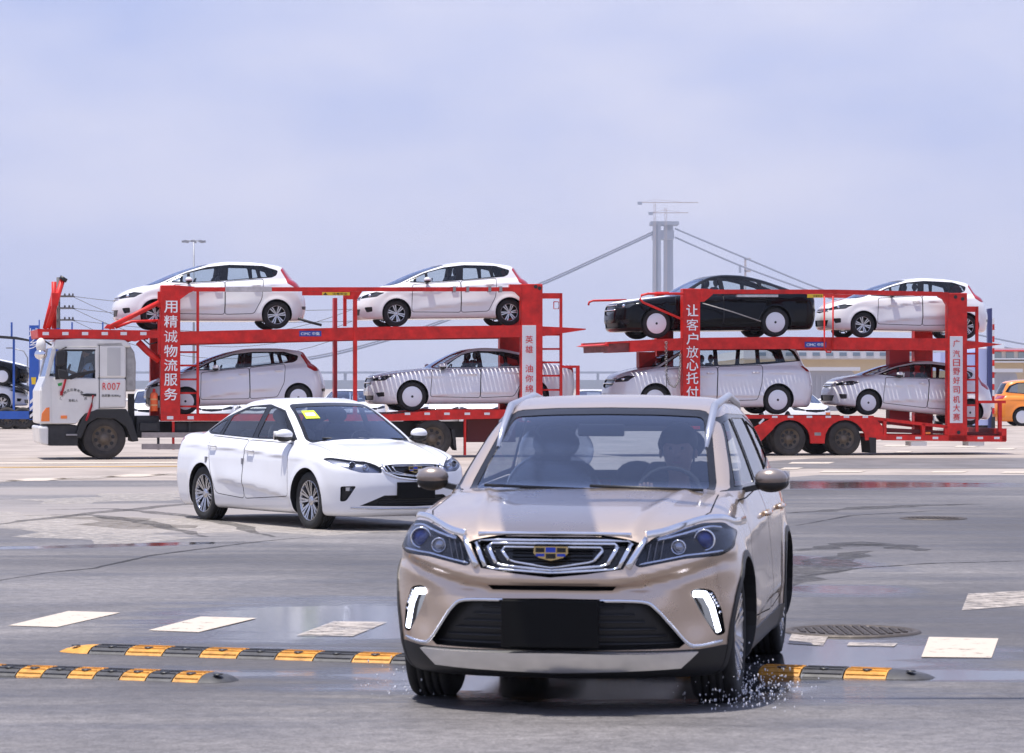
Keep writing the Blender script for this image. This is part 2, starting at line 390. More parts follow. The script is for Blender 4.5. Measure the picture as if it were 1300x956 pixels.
        if len(me.loops) == len(normals): me.normals_split_custom_set(normals)
        o = bpy.data.objects.new(name, me); COL.objects.link(o); o.parent = parent; return o
    def drop(s, fs):
        for k in list(fs):
            if k in s.F: s.kill(k)
    def take(s, poly, proj, side, name, m, parent, **k):
        fs = s.reg(poly, proj, side); o = s.patch(fs, name, m, parent, **k); s.drop(fs); return o
    def finish(s, name, m, parent): return s.patch(list(s.F), name, m, parent)
def circ(x, z, r, n=28, a0=0, a1=360): return [(x + r * math.cos(R(a0 + (a1 - a0) * k / n)), z + r * math.sin(R(a0 + (a1 - a0) * k / n))) for k in range(n)]
# ------------------------------------------------------------------ wheels
def make_wheel(parent, x, y, r, wd, style, side):
    """a wheel of radius r: rim mesh with tyre (and cover) as children; outer face towards side*y"""
    rr = r * (.66 if style == 'small' else .70 if style != 'truck' else .60)
    w2 = wd / 2; m = MB(); n = 36
    # rim barrel and lip
    m.lathe([(w2 * .92, rr), (w2 * .95, rr * .985), (w2 * .80, rr * .95), (w2 * .2, rr * .90), (-w2 * .9, rr * .9)], n)
    if style == 'multi':
        for k in range(10):
            a = 2 * math.pi * k / 10; d = .13 if k % 2 == 0 else -.13
            for q in (-1, 1):
                a1 = a + q * .045; a2 = a + q * .10 + d * .4
                m.beam((math.cos(a1) * rr * .16, w2 * .55, math.sin(a1) * rr * .16), (math.cos(a2) * rr * .96, w2 * .86, math.sin(a2) * rr * .96), .016, .03, .022, .03, up=(0, 1, 0))
    elif style in ('small',):
        for k in range(6):
            a = 2 * math.pi * k / 6 + .3
            for q in (-1, 1):
                m.beam((math.cos(a + q * .25) * rr * .2, w2 * .75, math.sin(a + q * .25) * rr * .2), (math.cos(a + q * .14) * rr * .95, w2 * .85, math.sin(a + q * .14) * rr * .95), .020, .03, .030, .03, up=(0, 1, 0))
    if style in ('multi', 'small'):
        m.lathe([(w2 * .5, rr * .26), (w2 * .78, rr * .24), (w2 * .82, rr * .1), (w2 * .80, .001)], 20)
    if style == 'truck':
        m.lathe([(w2 * .8, rr * .93), (w2 * .35, rr * .80), (w2 * .30, rr * .55), (w2 * .45, rr * .5), (w2 * .5, rr * .38), (w2 * .75, rr * .34), (w2 * .8, .001)], 32)
        for k in range(10):
            a = 2 * math.pi * k / 10; m.lathe([(w2 * .33, .016), (w2 * .33 + .05, .014), (w2 * .33 + .05, .001)], 6, (math.cos(a) * rr * .47, 0, math.sin(a) * rr * .47))
    rm = {'multi': ALU, 'small': ALU, 'disc': DALU, 'truck': TRIM}[style]
    o = m.build('wheel', rm, parent); o.location = (x, y, r); o.rotation_euler = (0, random.uniform(0, 1), 0 if side > 0 else math.pi)
    # tyre with grooved tread
    pr = [(w2 * .90, rr * 1.0), (w2 * 1.0, rr * 1.06), (w2 * 1.03, (rr + r) / 2), (w2 * .95, r * .965), (w2 * .82, r * .995)]
    for g in (.5, .17, -.17, -.5): pr += [(w2 * (g + .05), r), (w2 * (g + .045), r - .009), (w2 * (g - .045), r - .009), (w2 * (g - .05), r)]
    pr += [(-w2 * .82, r * .995), (-w2 * 1.0, r * .93), (-w2, rr)]
    t = MB().lathe(pr, 48).build('tyre', TRUB if style == 'truck' else RUB, o)
    b = MB()
    if style in ('multi', 'small'): b.lathe([(w2 * .2, rr * .72), (w2 * .22, .001)], 28); b.build('brake_disc', DALU if style == 'multi' else DARK, o)
    if style == 'truck':
        hs = MB()
        for k in range(8):
            a = 2 * math.pi * k / 8; hs.lathe([(w2 * .42, .045), (w2 * .43, .001)], 10, (math.cos(a) * rr * .70, .0, math.sin(a) * rr * .70))
        hs.build('hand_hole', BLK, o)
    if style == 'disc':
        MB().lathe([(w2 * .8, rr * .98), (w2 * .98, rr * .99), (w2 * 1.02, rr * .96), (w2 * 1.03, .03), (w2 * 1.03, .001)], 36).build('wheel_cover', DISC, o)
        MB().lathe([(w2 * 1.03, .028), (w2 * 1.12, .022), (w2 * 1.12, .001)], 12).build('hub_cap', BLK, o)
    return o
TRIM = mat('truck_rim', (.16, .13, .10), .6, .3, var=.3)
# ------------------------------------------------------------------ interior
def seat(parent, x, y, z, wd=.5, cover=None):
    m = MB(); m.prism(rnd([(x - .30, z), (x - .32, z + .14), (x + .18, z + .12), (x + .2, z)], .05), y - wd / 2, y + wd / 2)
    o = m.build('seat', SEATM, parent, bevel=.03)
    b = MB(); v = []
    for i, (dx, zz, ww) in enumerate([(.12, .08, .46), (.16, .3, .5), (.24, .55, .46), (.29, .66, .34)]):
        v.append((x + dx, z + zz, ww * wd / .5))
    for (a, b1) in zip(v[:-1], v[1:]): b.beam((a[0], y, a[1]), (b1[0], y, b1[1]), a[2], .13, b1[2], .11, up=(1, 0, 0))
    b.build('backrest', SEATM, o, bevel=.03)
    h = MB().sphere((x + .31, y, z + .77), .12, 14, 10, (.45, 1.15, .8)); h.beam((x + .3, y - .07, z + .6), (x + .31, y - .07, z + .75), .012, .012); h.beam((x + .3, y + .07, z + .6), (x + .31, y + .07, z + .75), .012, .012)
    h.build('headrest', cover or SEATM, o)
    return o
def interior(c, root, lod=0):
    zf = c.zb + .12; m = MB(); hw = c.wb - .08
    m.box((c.xdash, -hw, zf), (c.L - .75, hw, zf + .04)); m.build('cabin_floor', DARK, root)
    d = MB(); d.prism(rnd([(c.xdash - .38, c.zdash - .02), (c.xdash - .36, zf + .1), (c.xdash + .28, zf + .3), (c.xdash + .36, c.zdash - .12), (c.xdash + .2, c.zdash)], .05), -hw, hw); d.build('dashboard', DARK, root)
    zs = zf + .22
    for y in (-.36, .36): seat(root, c.xseat, y, zs, .5)
    s = MB(); s.prism([(c.xrear - .45, zs), (c.xrear - .45, zs + .13), (c.xrear, zs + .12), (c.xrear + .18, c.zdash - .02), (c.xrear + .3, c.zdash - .02), (c.xrear + .2, zs)], -hw + .05, hw - .05)
    for y in (-.38, 0, .38): s.sphere((c.xrear + .24, y, c.zdash + .06), .12, 10, 8, (.45, 1.1, .7))
    s.build('rear_bench', SEATM, root)
    wv = [(c.xdash + .42 + .08 * math.sin(a), -.37 + .18 * math.cos(a), c.zdash - .02 + .16 * math.sin(a)) for a in [2 * math.pi * k / 20 for k in range(21)]]
    st = MB().tube(wv, .014, 6, cap=False); st.beam((c.xdash + .25, -.37, c.zdash - .08), (c.xdash + .42, -.37, c.zdash - .02), .05, .05); st.beam((c.xdash + .42, -.54, c.zdash - .02), (c.xdash + .42, -.2, c.zdash - .02), .02, .05); st.build('steering_wheel', DARK, root)
def make_car(c, root, paint, wheelstyle, gap=.006, cladding=None, hood=None):
    """all parts of one car under root; local x points rearward from the nose, y to the car's right"""
    S = Shell(c)
    c.bits = {}
    for sd in (-1, 1):
        # wheel wells
        for xw in c.wheels:
            fs = S.reg(circ(xw, c.r + .01, c.ra, 32), 'side', sd); S.patch(fs, 'wheel_arch', BLK, root, push=(0, -sd * .30, 0), wall=True); S.drop(fs)
        if cladding:
            for k, xw in enumerate(c.wheels):
                fs = S.reg(circ(xw, c.r + .01, c.ra + .032, 36), 'side', sd); S.patch(fs, 'arch_cladding', cladding, root, along=-.006, wall=True); S.drop(fs)
            fs = S.reg([(c.wheels[0], 0), (c.wheels[1], 0), (c.wheels[1], .335), (c.wheels[0], .32)], 'side', sd); S.patch(fs, 'sill_cladding', cladding, root, along=-.006, wall=True); S.drop(fs)
        # window openings: panes first, then what is left of the opening is pillar and rubber
        for g in c.panes: S.take(c.setback(rnd(g, .03), .105), 'side', sd, 'side_window', GLASS, root, along=.006, wall=False)
        S.take(c.setback(rnd(c.dlo, .04), .075), 'side', sd, 'window_trim', GLOSSB, root, along=.003, wall=True)
        for li, (pl, nm, m_) in enumerate(c.side_lights):
            fs = S.reg(rnd(pl, .02), 'side', sd); o = S.patch(fs, nm, m_, root, along=-.002, wall=True); S.drop(fs)
        # shut lines, then the doors inside them
        for dp in c.doors:
            dp = rnd(dp, .06); o_, i_ = ring(dp, gap / 2)
            fo = S.reg(o_, 'side', sd); fi = set(S.reg(i_, 'side', sd)); fo = [f for f in S.reg(o_, 'side', sd) if f not in fi]
            S.patch(fo, 'door_gap', BLK, root, along=.012); S.drop(fo)
            door = S.patch(list(fi), 'door', paint, root); S.drop(fi)
            cx = max(p[0] for p in dp) - .17; zc = c.zhandle(cx); yy = c.surf('y', cx, zc)
            h = MB(); h.tube([(cx - .085, sd * (yy + .004), zc), (cx - .07, sd * (yy + .03), zc + .002), (cx + .07, sd * (yy + .03), zc + .006), (cx + .085, sd * (yy + .004), zc + .008)], .013, 8); h.build('door_handle', c.handle or paint, door)
    if hood:
        o_, i_ = ring(hood, gap / 2); ft = lambda q, n: n.z > .2 and q.x < hood_x(hood) + .1
        fi = set(S.reg(i_, 'top', 0, ft)); fo = [f for f in S.reg(o_, 'top', 0, ft) if f not in fi]
        S.patch(fo, 'hood_gap', BLK, root, along=.012); S.drop(fo); S.patch(list(fi), 'hood', paint, root); S.drop(fi)
    # windshield and rear window seen along the car, cut out of the greenhouse only
    ws = rnd(c.wscreen, .05); o_, i_ = ring(ws, .018)
    ff = lambda q, n: q.x > .7 and q.x < c.xm and n.x < -.12 and q.z > .8
    fi = set(S.reg(i_, 'front', 0, ff)); fo = [f for f in S.reg(o_, 'front', 0, ff) if f not in fi]
    S.patch(fo, 'windshield_seal', GLOSSB, root, along=.002, wall=True); S.drop(fo); S.patch(list(fi), 'windshield', WSG, root, along=.004); S.drop(fi)
    fr = lambda q, n: q.x > c.xm and n.x > .15 and q.z > .8
    S_ = S.reg(rnd(c.rscreen, .05), 'front', 0, fr); S.patch(S_, 'rear_window', GLASS, root, along=.004); S.drop(S_)
    if c.frontfn: c.frontfn(c, S, root, paint)
    S.finish('body', paint, root)
    ty = c.hw - c.tw / 2 - .035
    for sd in (-1, 1):
        for xw in c.wheels: make_wheel(root, xw, sd * ty, c.r, c.tw, wheelstyle, sd)
        # door mirror
        x, z = c.mirror; yy = c.surf('y', x, z - .03); m = MB(); ms = c.ms
        m.beam((x + .02, sd * (yy - .04), z - .04), (x + .04, sd * (yy + .10), z - .01), .05, .03); o = m.build('mirror', BLK, root)
        k = MB().sphere((x + .02, sd * (yy + .14), z + .03), .105 * ms, 16, 10, (.75, 1.0, .62)); k.build('mirror_cap', c.mircol or paint, o); MB().sphere((x + .02, sd * (yy + .14), z + .005), .102 * ms, 16, 10, (.7, 1.0, .58)).build('mirror_base', BLK, o)
        MB().box((x + .085, sd * (yy + .16) - .075, z - .03), (x + .1, sd * (yy + .16) + .075, z + .07)).build('mirror_glass', CHR, o)
    under = MB().box((c.wheels[0] - .3, -c.hw + .22, c.zb + .02), (c.wheels[1] + .4, c.hw - .22, c.zb + .14)); under.build('underbody', BLK, root)
    interior(c, root)
    return root
def hood_x(h): return max(p[0] for p in h)
def onfront(c, pts, off=.004, mir=1): return [(x - off, mir * y, z) for x, (y, z) in zip(c.front(pts), pts)]
def dens(pts, n=6):
    out = []
    for a, b in zip(pts[:-1], pts[1:]): out += [tuple(a[i] + (b[i] - a[i]) * t / n for i in range(len(a))) for t in range(n)]
    return out + [pts[-1]]
def smooth(pts, n=5):
    out = []; P = [pts[0]] + list(pts) + [pts[-1]]
    for i in range(1, len(P) - 2):
        a, b, c, d = P[i - 1:i + 3]
        for k in range(n): t = k / n; out.append(tuple(.5 * (2 * b[j] + (c[j] - a[j]) * t + (2 * a[j] - 5 * b[j] + 4 * c[j] - d[j]) * t * t + (3 * b[j] - a[j] - 3 * c[j] + d[j]) * t ** 3) for j in range(len(b))))
    return out + [tuple(pts[-1])]
def mirp(p): return p + [(-y, z) for y, z in reversed(p) if abs(y) > 1e-3]
# ------------------------------------------------------------------ the five kinds of car
def emblem(c, root, z, s=1.0):
    """shield badge of six blue and black cells in a gold frame"""
    x = min(c.surf('x', 0, z), c.surf('x', .05, z)) - .02; P = [(-.075, .03), (.075, .03), (.078, 0), (.055, -.02), (0, -.034), (-.055, -.02), (-.078, 0)]
    P = [(a * s, z + b * s) for a, b in P]; o = MB().prism(P, x, x + .03, 'yz').build('badge', mat('badge_gold', (.55, .42, .2), .25, 1), root)
    bl = mat('badge_blue', (.01, .05, .45), .15); bk = GLOSSB
    cells = [(-.068, -.028, .004, .024, bk), (-.022, .022, .004, .026, bl), (.028, .068, .004, .024, bk), (-.066, -.028, -.014, -.002, bl), (-.022, .022, -.024, -.002, bk), (.028, .066, -.014, -.002, bl)]
    for a, b, d, e, m_ in cells: MB().box((x - .004, a * s, z + d * s), (x + .001, b * s, z + e * s)).build('badge_cell', m_, o)
def headlamp(c, S, root, poly, back, proj, lens_at, r=.05):
    for sd in (-1, 1):
        pl = [(sd * y, z) for y, z in poly]
        fs = S.reg(rnd(pl, .02), 'front', sd, lambda q, n: q.x < 1.1 and q.y * sd > 0)
        hs = S.patch(fs, 'headlight_housing', back, root, push=(.07, 0, 0), wall=True, wallmat=GLOSSB)
        le = S.patch(fs, 'headlight', LENS, root, along=0.001); S.drop(fs)
        for (y, z, rad, m_) in lens_at:
            x = c.surf('x', y, z) + .045
            MB().lathe([(.0, rad * 1.25), (-.012, rad * 1.25), (-.014, rad * 1.1), (.01, rad * 1.0)], 24, (x, sd * y, z), 'x').build('lamp_ring', CHR, hs)
            MB().sphere((x + .01, sd * y, z), rad, 16, 10, (.6, 1, 1)).build('projector_lens', m_, hs)
def suv_front(c, S, root, paint):
    head = [(.465, .862), (.53, .873), (.619, .905), (.70, .928), (.79, .925), (.84, .88), (.85, .80), (.80, .768), (.72, .765), (.637, .760), (.514, .738), (.43, .722), (.405, .735), (.435, .80)]
    headlamp(c, S, root, head, mat('lamp_dark', (.012, .012, .014), .25), 'front', [(.715, .845, .044, BLUEP), (.60, .815, .030, mat('reflector', (.5, .5, .52), .2, 1))])
    for sd in (-1, 1):
        hw_ = MB()
        pts = smooth([(.45, .872), (.53, .886), (.619, .915), (.70, .938), (.78, .938), (.835, .905)], 8); hw_.tube(onfront(c, pts, .004, sd), .026, 10, sx=.32); hw_.build('chrome_brow', CHR, root)
        pts = dens([(.452, .858), (.415, .79), (.375, .722)], 3); MB().tube(onfront(c, pts, .006, sd), .019, 8, sx=.6).build('grille_end_chrome', CHR, root)
        for q in range(3):
            y = .455 + q * .03; xx = c.surf('x', y, .79) + .055; MB().beam((xx, sd * y, .735 + q * .004), (xx, sd * (y + .02), .835 + q * .008), .004, .02).build('reflector_rib', mat('rib_grey', (.25, .25, .27), .25, .8), root)
        MB().tube(onfront(c, dens([(.42, .735), (.52, .752), (.64, .775), (.72, .782), (.80, .79)], 3), -.02, sd), .007, 6).build('lamp_lower_trim', CHR, root)
        pts = smooth([(.50, .85), (.62, .878), (.72, .905), (.78, .900)], 6); MB().tube([(x + .03, y, z) for x, y, z in onfront(c, pts, 0, sd)], .008, 6).build('lamp_strip', LED if 0 else CHR, root)
    gr = mirp([(.435, .870), (.40, .80), (.352, .715), (.17, .690), (0, .674)])
    gr = [(y, z) for y, z in gr]
    fs = S.reg(gr, 'front', 0); g = S.patch(fs, 'grille', GLOSSB, root, push=(.05, 0, 0), wall=True); S.drop(fs)
    for k, (yo, zt, zo, yb, wd) in enumerate([(.385, .850, .716, .330, .009), (.32, .835, .733, .275, .008), (.25, .818, .750, .21, .006)]):
        pts = dens([(0, zt), (yo * .95, zt), (yo, zt - .015), (yb, zo + .005), (yb - .03, zo - .004), (0, zo - .022 - .004 * k)], 3)
        for sd in (-1, 1): MB().tube([(x + .018, y, z) for x, y, z in onfront(c, pts, 0, sd)], wd, 6, sx=.7).build('grille_chevron', CHR, g)
        for sd in (-1, 1):
            p = onfront(c, dens([(yo, zt - .015), (yb, zo + .005)], 3), -.008, sd); MB().tube(p, wd * 1.5, 6).build('grille_chevron_end', CHR, g)
    for k in range(9):
        z = .70 + k * .018; yy = .2; MB().tube(onfront(c, [(y, z) for y in np.linspace(-yy, yy, 9)], -.04), .0035, 4).build('grille_slat', BLK, g)
    MB().tube(onfront(c, dens([(-.38, .880), (-.2, .884), (0, .885), (.2, .884), (.38, .880)], 4), .004), .011, 6).build('hood_chrome', CHR, root)
    emblem(c, g, .792, 1.1)
    fs = S.reg(mirp([(.319, .632), (.297, .609), (0, .609)]) + [(0, .634)], 'front', 0); S.patch(fs, 'bumper_slot', BLK, root, push=(.05, 0, 0), wall=True); S.drop(fs)
    ik = mirp([(0, .572), (.43, .566), (.50, .53), (.57, .44), (.638, .347), (.607, .322), (0, .315)])[1:]
    ik = [(0, .572)] + ik
    fs = S.reg(ik, 'front', 0); it = S.patch(fs, 'lower_intake', BLK, root, push=(.07, 0, 0), wall=True); S.drop(fs)
    for k in range(6):
        z = .345 + k * .036; yy = .60 - .05 * k; MB().tube(onfront(c, [(y, z) for y in np.linspace(-yy, yy, 13)], -.055), .006, 4).build('intake_slat', DARK, it)
    for sd in (-1, 1): MB().tube(onfront(c, smooth([(.24, .562), (.44, .556), (.505, .52), (.57, .44), (.645, .345), (.70, .328), (.80, .345)], 4), .003, sd), .009, 8, sx=.5).build('intake_chrome', CHR, root)
    MB().box((-.012, -.24, .335), (.02, .24, .565)).build('blank_number_plate', mat('plate_black', (.004, .004, .004), .7, spec=.2), root, bevel=.006)
    for sd in (-1, 1):
        pl = [(sd * y, z) for y, z in [(.655, .60), (.70, .615), (.76, .60), (.80, .50), (.815, .38), (.775, .37), (.70, .50)]]
        fs = S.reg(rnd(pl, .02), 'front', sd, lambda q, n: q.x < 1.1 and q.y * sd > 0); fl = S.patch(fs, 'fog_lamp_recess', GLOSSB, root, push=(.04, 0, 0), wall=True); S.drop(fs)
        led = dens([(.675, .585), (.725, .582), (.755, .52), (.785, .395)], 4)
        p = onfront(c, led, .004, sd)
        MB().tube(p, [.017] * len(p), 10, sx=.6).build('running_light', LED, fl)
        for k in range(7):
            y, z = led[3 + k if 3 + k < len(led) else -1]; MB().sphere((c.surf('x', y + .028, z) + .004, sd * (y + .028), z), .008, 8, 6).build('led_bead', CHR, fl)
    # cladding below the bumper, silver skid plate in its middle
    fs = S.reg([(.68, .306), (.60, .236), (0, .222), (-.60, .236), (-.68, .306), (0, .316)], 'front', 0); S.patch(fs, 'skid_plate', mat('skid_silver', (.80, .79, .78), .22, .85), root, along=-.03, wall=True); S.drop(fs)
    for sd in (-1, 1):
        fs = S.reg([(sd * y, z) for y, z in [(0, .0), (1.2, .0), (1.2, .325), (.80, .325), (.70, .312), (0, .318)]], 'front', sd, lambda q, n: q.x < c.wheels[0] - .1 and q.y * sd > 0); S.patch(fs, 'bumper_cladding', BLK, root, along=-.004, wall=True); S.drop(fs)
    # roof rails, wipers, aerial
    for sd in (-1, 1):
        pts = [(x, sd * .575, c.surf('z', x, .575) + h) for x, h in [(1.78, -.012), (1.92, .010), (2.2, .026), (3.0, .034), (3.5, .03), (3.7, .0)]]
        MB().tube(pts, [.012, .022, .024, .022, .02, .01], 10, sx=.9).build('roof_rail', mat('rail_silver', (.55, .56, .6), .3, .8), root)
        y0 = -.05 if sd > 0 else -.62
        MB().tube([(c.surf('x', y, 1.05 + .02 * t) * .0 + 1.17 + .03 * t + .06 * abs(y), y, 1.062 + .02 * t) for t, y in [(0, y0), (.5, y0 + .3), (1, y0 + .6)]], .009, 6).build('wiper', BLK, root)
def gl_front(c, S, root, paint):
    head = [(.855, .80), (.82, .745), (.70, .682), (.613, .652), (.40, .648), (.40, .748), (.52, .770), (.652, .790), (.80, .818)]
    headlamp(c, S, root, head, mat('lamp_inner', (.35, .35, .38), .25, .8), 'front', [(.66, .73, .035, GLOSSB), (.54, .71, .03, CHR)])
    gr = [(0, .756)] + mirp([(.398, .748), (.36, .663), (.216, .604), (0, .575)])
    fs = S.reg(gr, 'front', 0); g = S.patch(fs, 'grille', GLOSSB, root, push=(.04, 0, 0), wall=True); S.drop(fs)
    for k, (yo, zt, zo, yb, wd) in enumerate([(.375, .742, .655, .335, .010), (.325, .732, .662, .29, .006), (.27, .722, .668, .24, .005)]):
        for sd in (-1, 1):
            p = dens([(0, zt), (yo, zt), (yb, zo), (yb * .6, zo - .028), (0, zo - .05)], 3); MB().tube([(x + .012, y, z) for x, y, z in onfront(c, p, 0, sd)], wd * .7, 6).build('grille_chevron', CHR, g)
            MB().tube(onfront(c, dens([(yo, zt), (yb, zo)], 2), 0, sd), wd, 6).build('grille_chevron_end', CHR, g)
    for sd in (-1, 1): MB().tube(onfront(c, dens([(.40, .70), (.36, .645), (.216, .59), (0, .562)], 3), .004, sd), .009, 6).build('grille_lower_chrome', CHR, root)
    emblem(c, g, .685, 1.1)
    ik = [(0, .40)] + mirp([(.38, .40), (.62, .285), (0, .272)])
    fs = S.reg(ik, 'front', 0); it = S.patch(fs, 'lower_intake', BLK, root, push=(.06, 0, 0), wall=True); S.drop(fs)
    for k in range(3): MB().tube(onfront(c, [(y, .30 + .03 * k) for y in np.linspace(-.42, .42, 9)], -.04), .006, 4).build('intake_slat', DARK, it)
    MB().box((-.015, -.24, .36), (.02, .24, .545)).build('blank_number_plate', mat('plate_black', (.004, .004, .004), .7, spec=.2), root, bevel=.006)
    for sd in (-1, 1):
        pl = [(sd * y, z) for y, z in [(.795, .50), (.664, .505), (.745, .335), (.79, .33)]]
        fs = S.reg(rnd(pl, .02), 'front', sd, lambda q, n: q.x < 1.1 and q.y * sd > 0); fl = S.patch(fs, 'fog_lamp_recess', BLK, root, push=(.05, 0, 0), wall=True); S.drop(fs)
        MB().box((c.surf('x', .72, .47) + .02, sd * .72 - .04, .45), (c.surf('x', .72, .47) + .05, sd * .72 + .04, .49)).build('fog_lamp', CHR, fl)
        y0 = -.05 if sd > 0 else -.60
        MB().tube([(1.24 + .04 * t, y0 + .55 * t, 1.0 + .02 * t) for t in (0, .5, 1)], .009, 6).build('wiper', BLK, root)
    MB().tube(onfront(c, dens([(-.7, .262), (-.4, .25), (0, .247), (.4, .25), (.7, .262)], 3), .006), .009, 6).build('lip_strip', ALU, root)
def far_front(kind):
    def fn(c, S, root, paint):
        for sd in (-1, 1):
            pl = [(sd * y, z) for y, z in c.hl]; fs = S.reg(rnd(pl, .02), 'front', sd, lambda q, n: q.x < .9 and q.y * sd > 0 and q.z < 1.0)
            h = S.patch(fs, 'headlight_housing', DARK, root, push=(.05, 0, 0), wall=True); S.patch(fs, 'headlight', LENS, root, along=.001); S.drop(fs)
            MB().sphere((c.surf('x', c.hl[0][0] * .5 + c.hl[2][0] * .5, c.hl[0][1] * .5 + c.hl[2][1] * .5) + .03, sd * (c.hl[0][0] + c.hl[2][0]) / 2, (c.hl[0][1] + c.hl[2][1]) / 2), .045, 10, 8).build('lamp_bulb', CHR, h)
            fg = [(sd * y, z) for y, z in c.fog]; fs = S.reg(rnd(fg, .02), 'front', sd, lambda q, n: q.x < .9 and q.y * sd > 0); o = S.patch(fs, 'fog_lamp', BLK, root, push=(.04, 0, 0), wall=True); S.drop(fs)
        fs = S.reg(mirp(c.grl), 'front', 0, lambda q, n: q.x < .6); g = S.patch(fs, 'grille', GLOSSB, root, push=(.04, 0, 0), wall=True); S.drop(fs)
        zt = max(z for _, z in c.grl) - .02; zb_ = min(z for _, z in c.grl)
        for k in range(2): z = zt - k * (zt - zb_) * .45; MB().tube(onfront(c, [(y, z) for y in np.linspace(-c.grl[0][0], c.grl[0][0], 9)], .003), .014, 6).build('grille_bar', CHR, g)
        fs = S.reg(mirp(c.intk), 'front', 0, lambda q, n: q.x < .6); S.patch(fs, 'lower_intake', BLK, root, push=(.05, 0, 0), wall=True); S.drop(fs)
    return fn
def dd(**k):
    b = dict(ms=1, hoodcr=.010, nose_mod=None, creases=[], handle=None, mircol=None, crown=.05, kf=.38, pf=3, kr=.25, flare=.012, gt=.10, cg=.28, tw=.2, step=.05, zb=.17, gap=.006); b.update(k); return b
DOORZ = lambda x: .88
SUV = dd(L=4.44, hw=.878, wheels=(.86, 3.56), r=.345, ra=.385, tw=.225, zbelt=1.02, zroof=1.53, wb=.80, wr=.60, xm=2.7, step=.032, kf=.44, pf=2.7, crown=.06,
    nose=[(.1, .20), (.22, .10), (.34, .04), (.50, .015), (.62, .03), (.72, .02), (.85, .06), (.93, .14), (1.0, .30)],
    rear=[(.1, 4.25), (.3, 4.38), (.6, 4.44), (.85, 4.40), (1.0, 4.33), (1.5, 4.2)],
    top=[(-.2, .60), (.0, .80), (.07, .875), (.2, .925), (.45, .985), (.8, 1.03), (1.2, 1.07), (1.6, 1.09), (3.2, 1.10), (4.1, 1.08), (4.35, 1.0), (4.5, .8)],
    green=[(.6, .55), (.95, .85), (1.2, 1.04), (1.6, 1.27), (1.95, 1.445), (2.2, 1.52), (2.6, 1.56), (3.3, 1.545), (3.8, 1.48), (4.05, 1.40), (4.2, 1.22), (4.38, .95), (4.6, .5)],
    plan=[(0, .97), (.5, .99), (.9, 1.0), (2.5, 1.0), (3.6, .995), (4.1, .965), (4.5, .92)], sec=[(.1, -.07), (.22, -.03), (.35, -.005), (.6, .0), (.8, -.02), (.95, -.06), (1.1, -.11), (1.3, -.2)],
    creases=[(.9, .80, 4.2, .92, .012, .05), (1.2, .38, 3.3, .46, .014, .06)], flare=.014,
    dlo=[(1.30, 1.05), (2.0, 1.42), (2.3, 1.455), (3.2, 1.44), (3.75, 1.36), (3.98, 1.17), (3.2, 1.09), (2.2, 1.05)],
    panes=[[(1.42, 1.075), (2.02, 1.40), (2.36, 1.43), (2.36, 1.07)], [(2.44, 1.075), (2.44, 1.43), (3.12, 1.42), (3.28, 1.12)], [(3.36, 1.12), (3.2, 1.41), (3.66, 1.35), (3.86, 1.18)]],
    doors=[[(1.32, 1.00), (1.28, .40), (2.38, .36), (2.40, 1.04)], [(2.41, 1.04), (2.39, .36), (3.1, .40), (3.28, .75), (3.34, 1.08)]], zhandle=lambda x: .90,
    wscreen=[(-.655, 1.045), (-.545, 1.455), (-.3, 1.468), (0, 1.472), (.3, 1.468), (.545, 1.455), (.655, 1.045), (.3, 1.02), (0, 1.01), (-.3, 1.02)],
    rscreen=[(-.55, 1.08), (-.48, 1.36), (.48, 1.36), (.55, 1.08)],
    side_lights=[([(4.0, .98), (4.30, 1.02), (4.6, .96), (4.6, .84), (4.25, .86)], 'tail_light', REDL)], mirror=(1.70, 1.08), mircol=mat('mirror_bronze', (.30, .25, .22), .3, .6, 1), ms=.86, xdash=1.35, zdash=1.02, xseat=2.15, xrear=3.05, frontfn=suv_front)
def suv_mod(y, z):
    m = .05 * np.exp(-(((y - .68) / .12) ** 2 + ((z - .47) / .13) ** 2))
    zl = .625 + .13 * np.clip((y - .3) / .5, 0, 1) ** 1.4; u = (z - zl)
    m = m - .022 * np.exp(-((u - .035) / .03) ** 2) + .028 * np.exp(-((u + .02) / .028) ** 2)
    return m
SUV['nose_mod'] = suv_mod
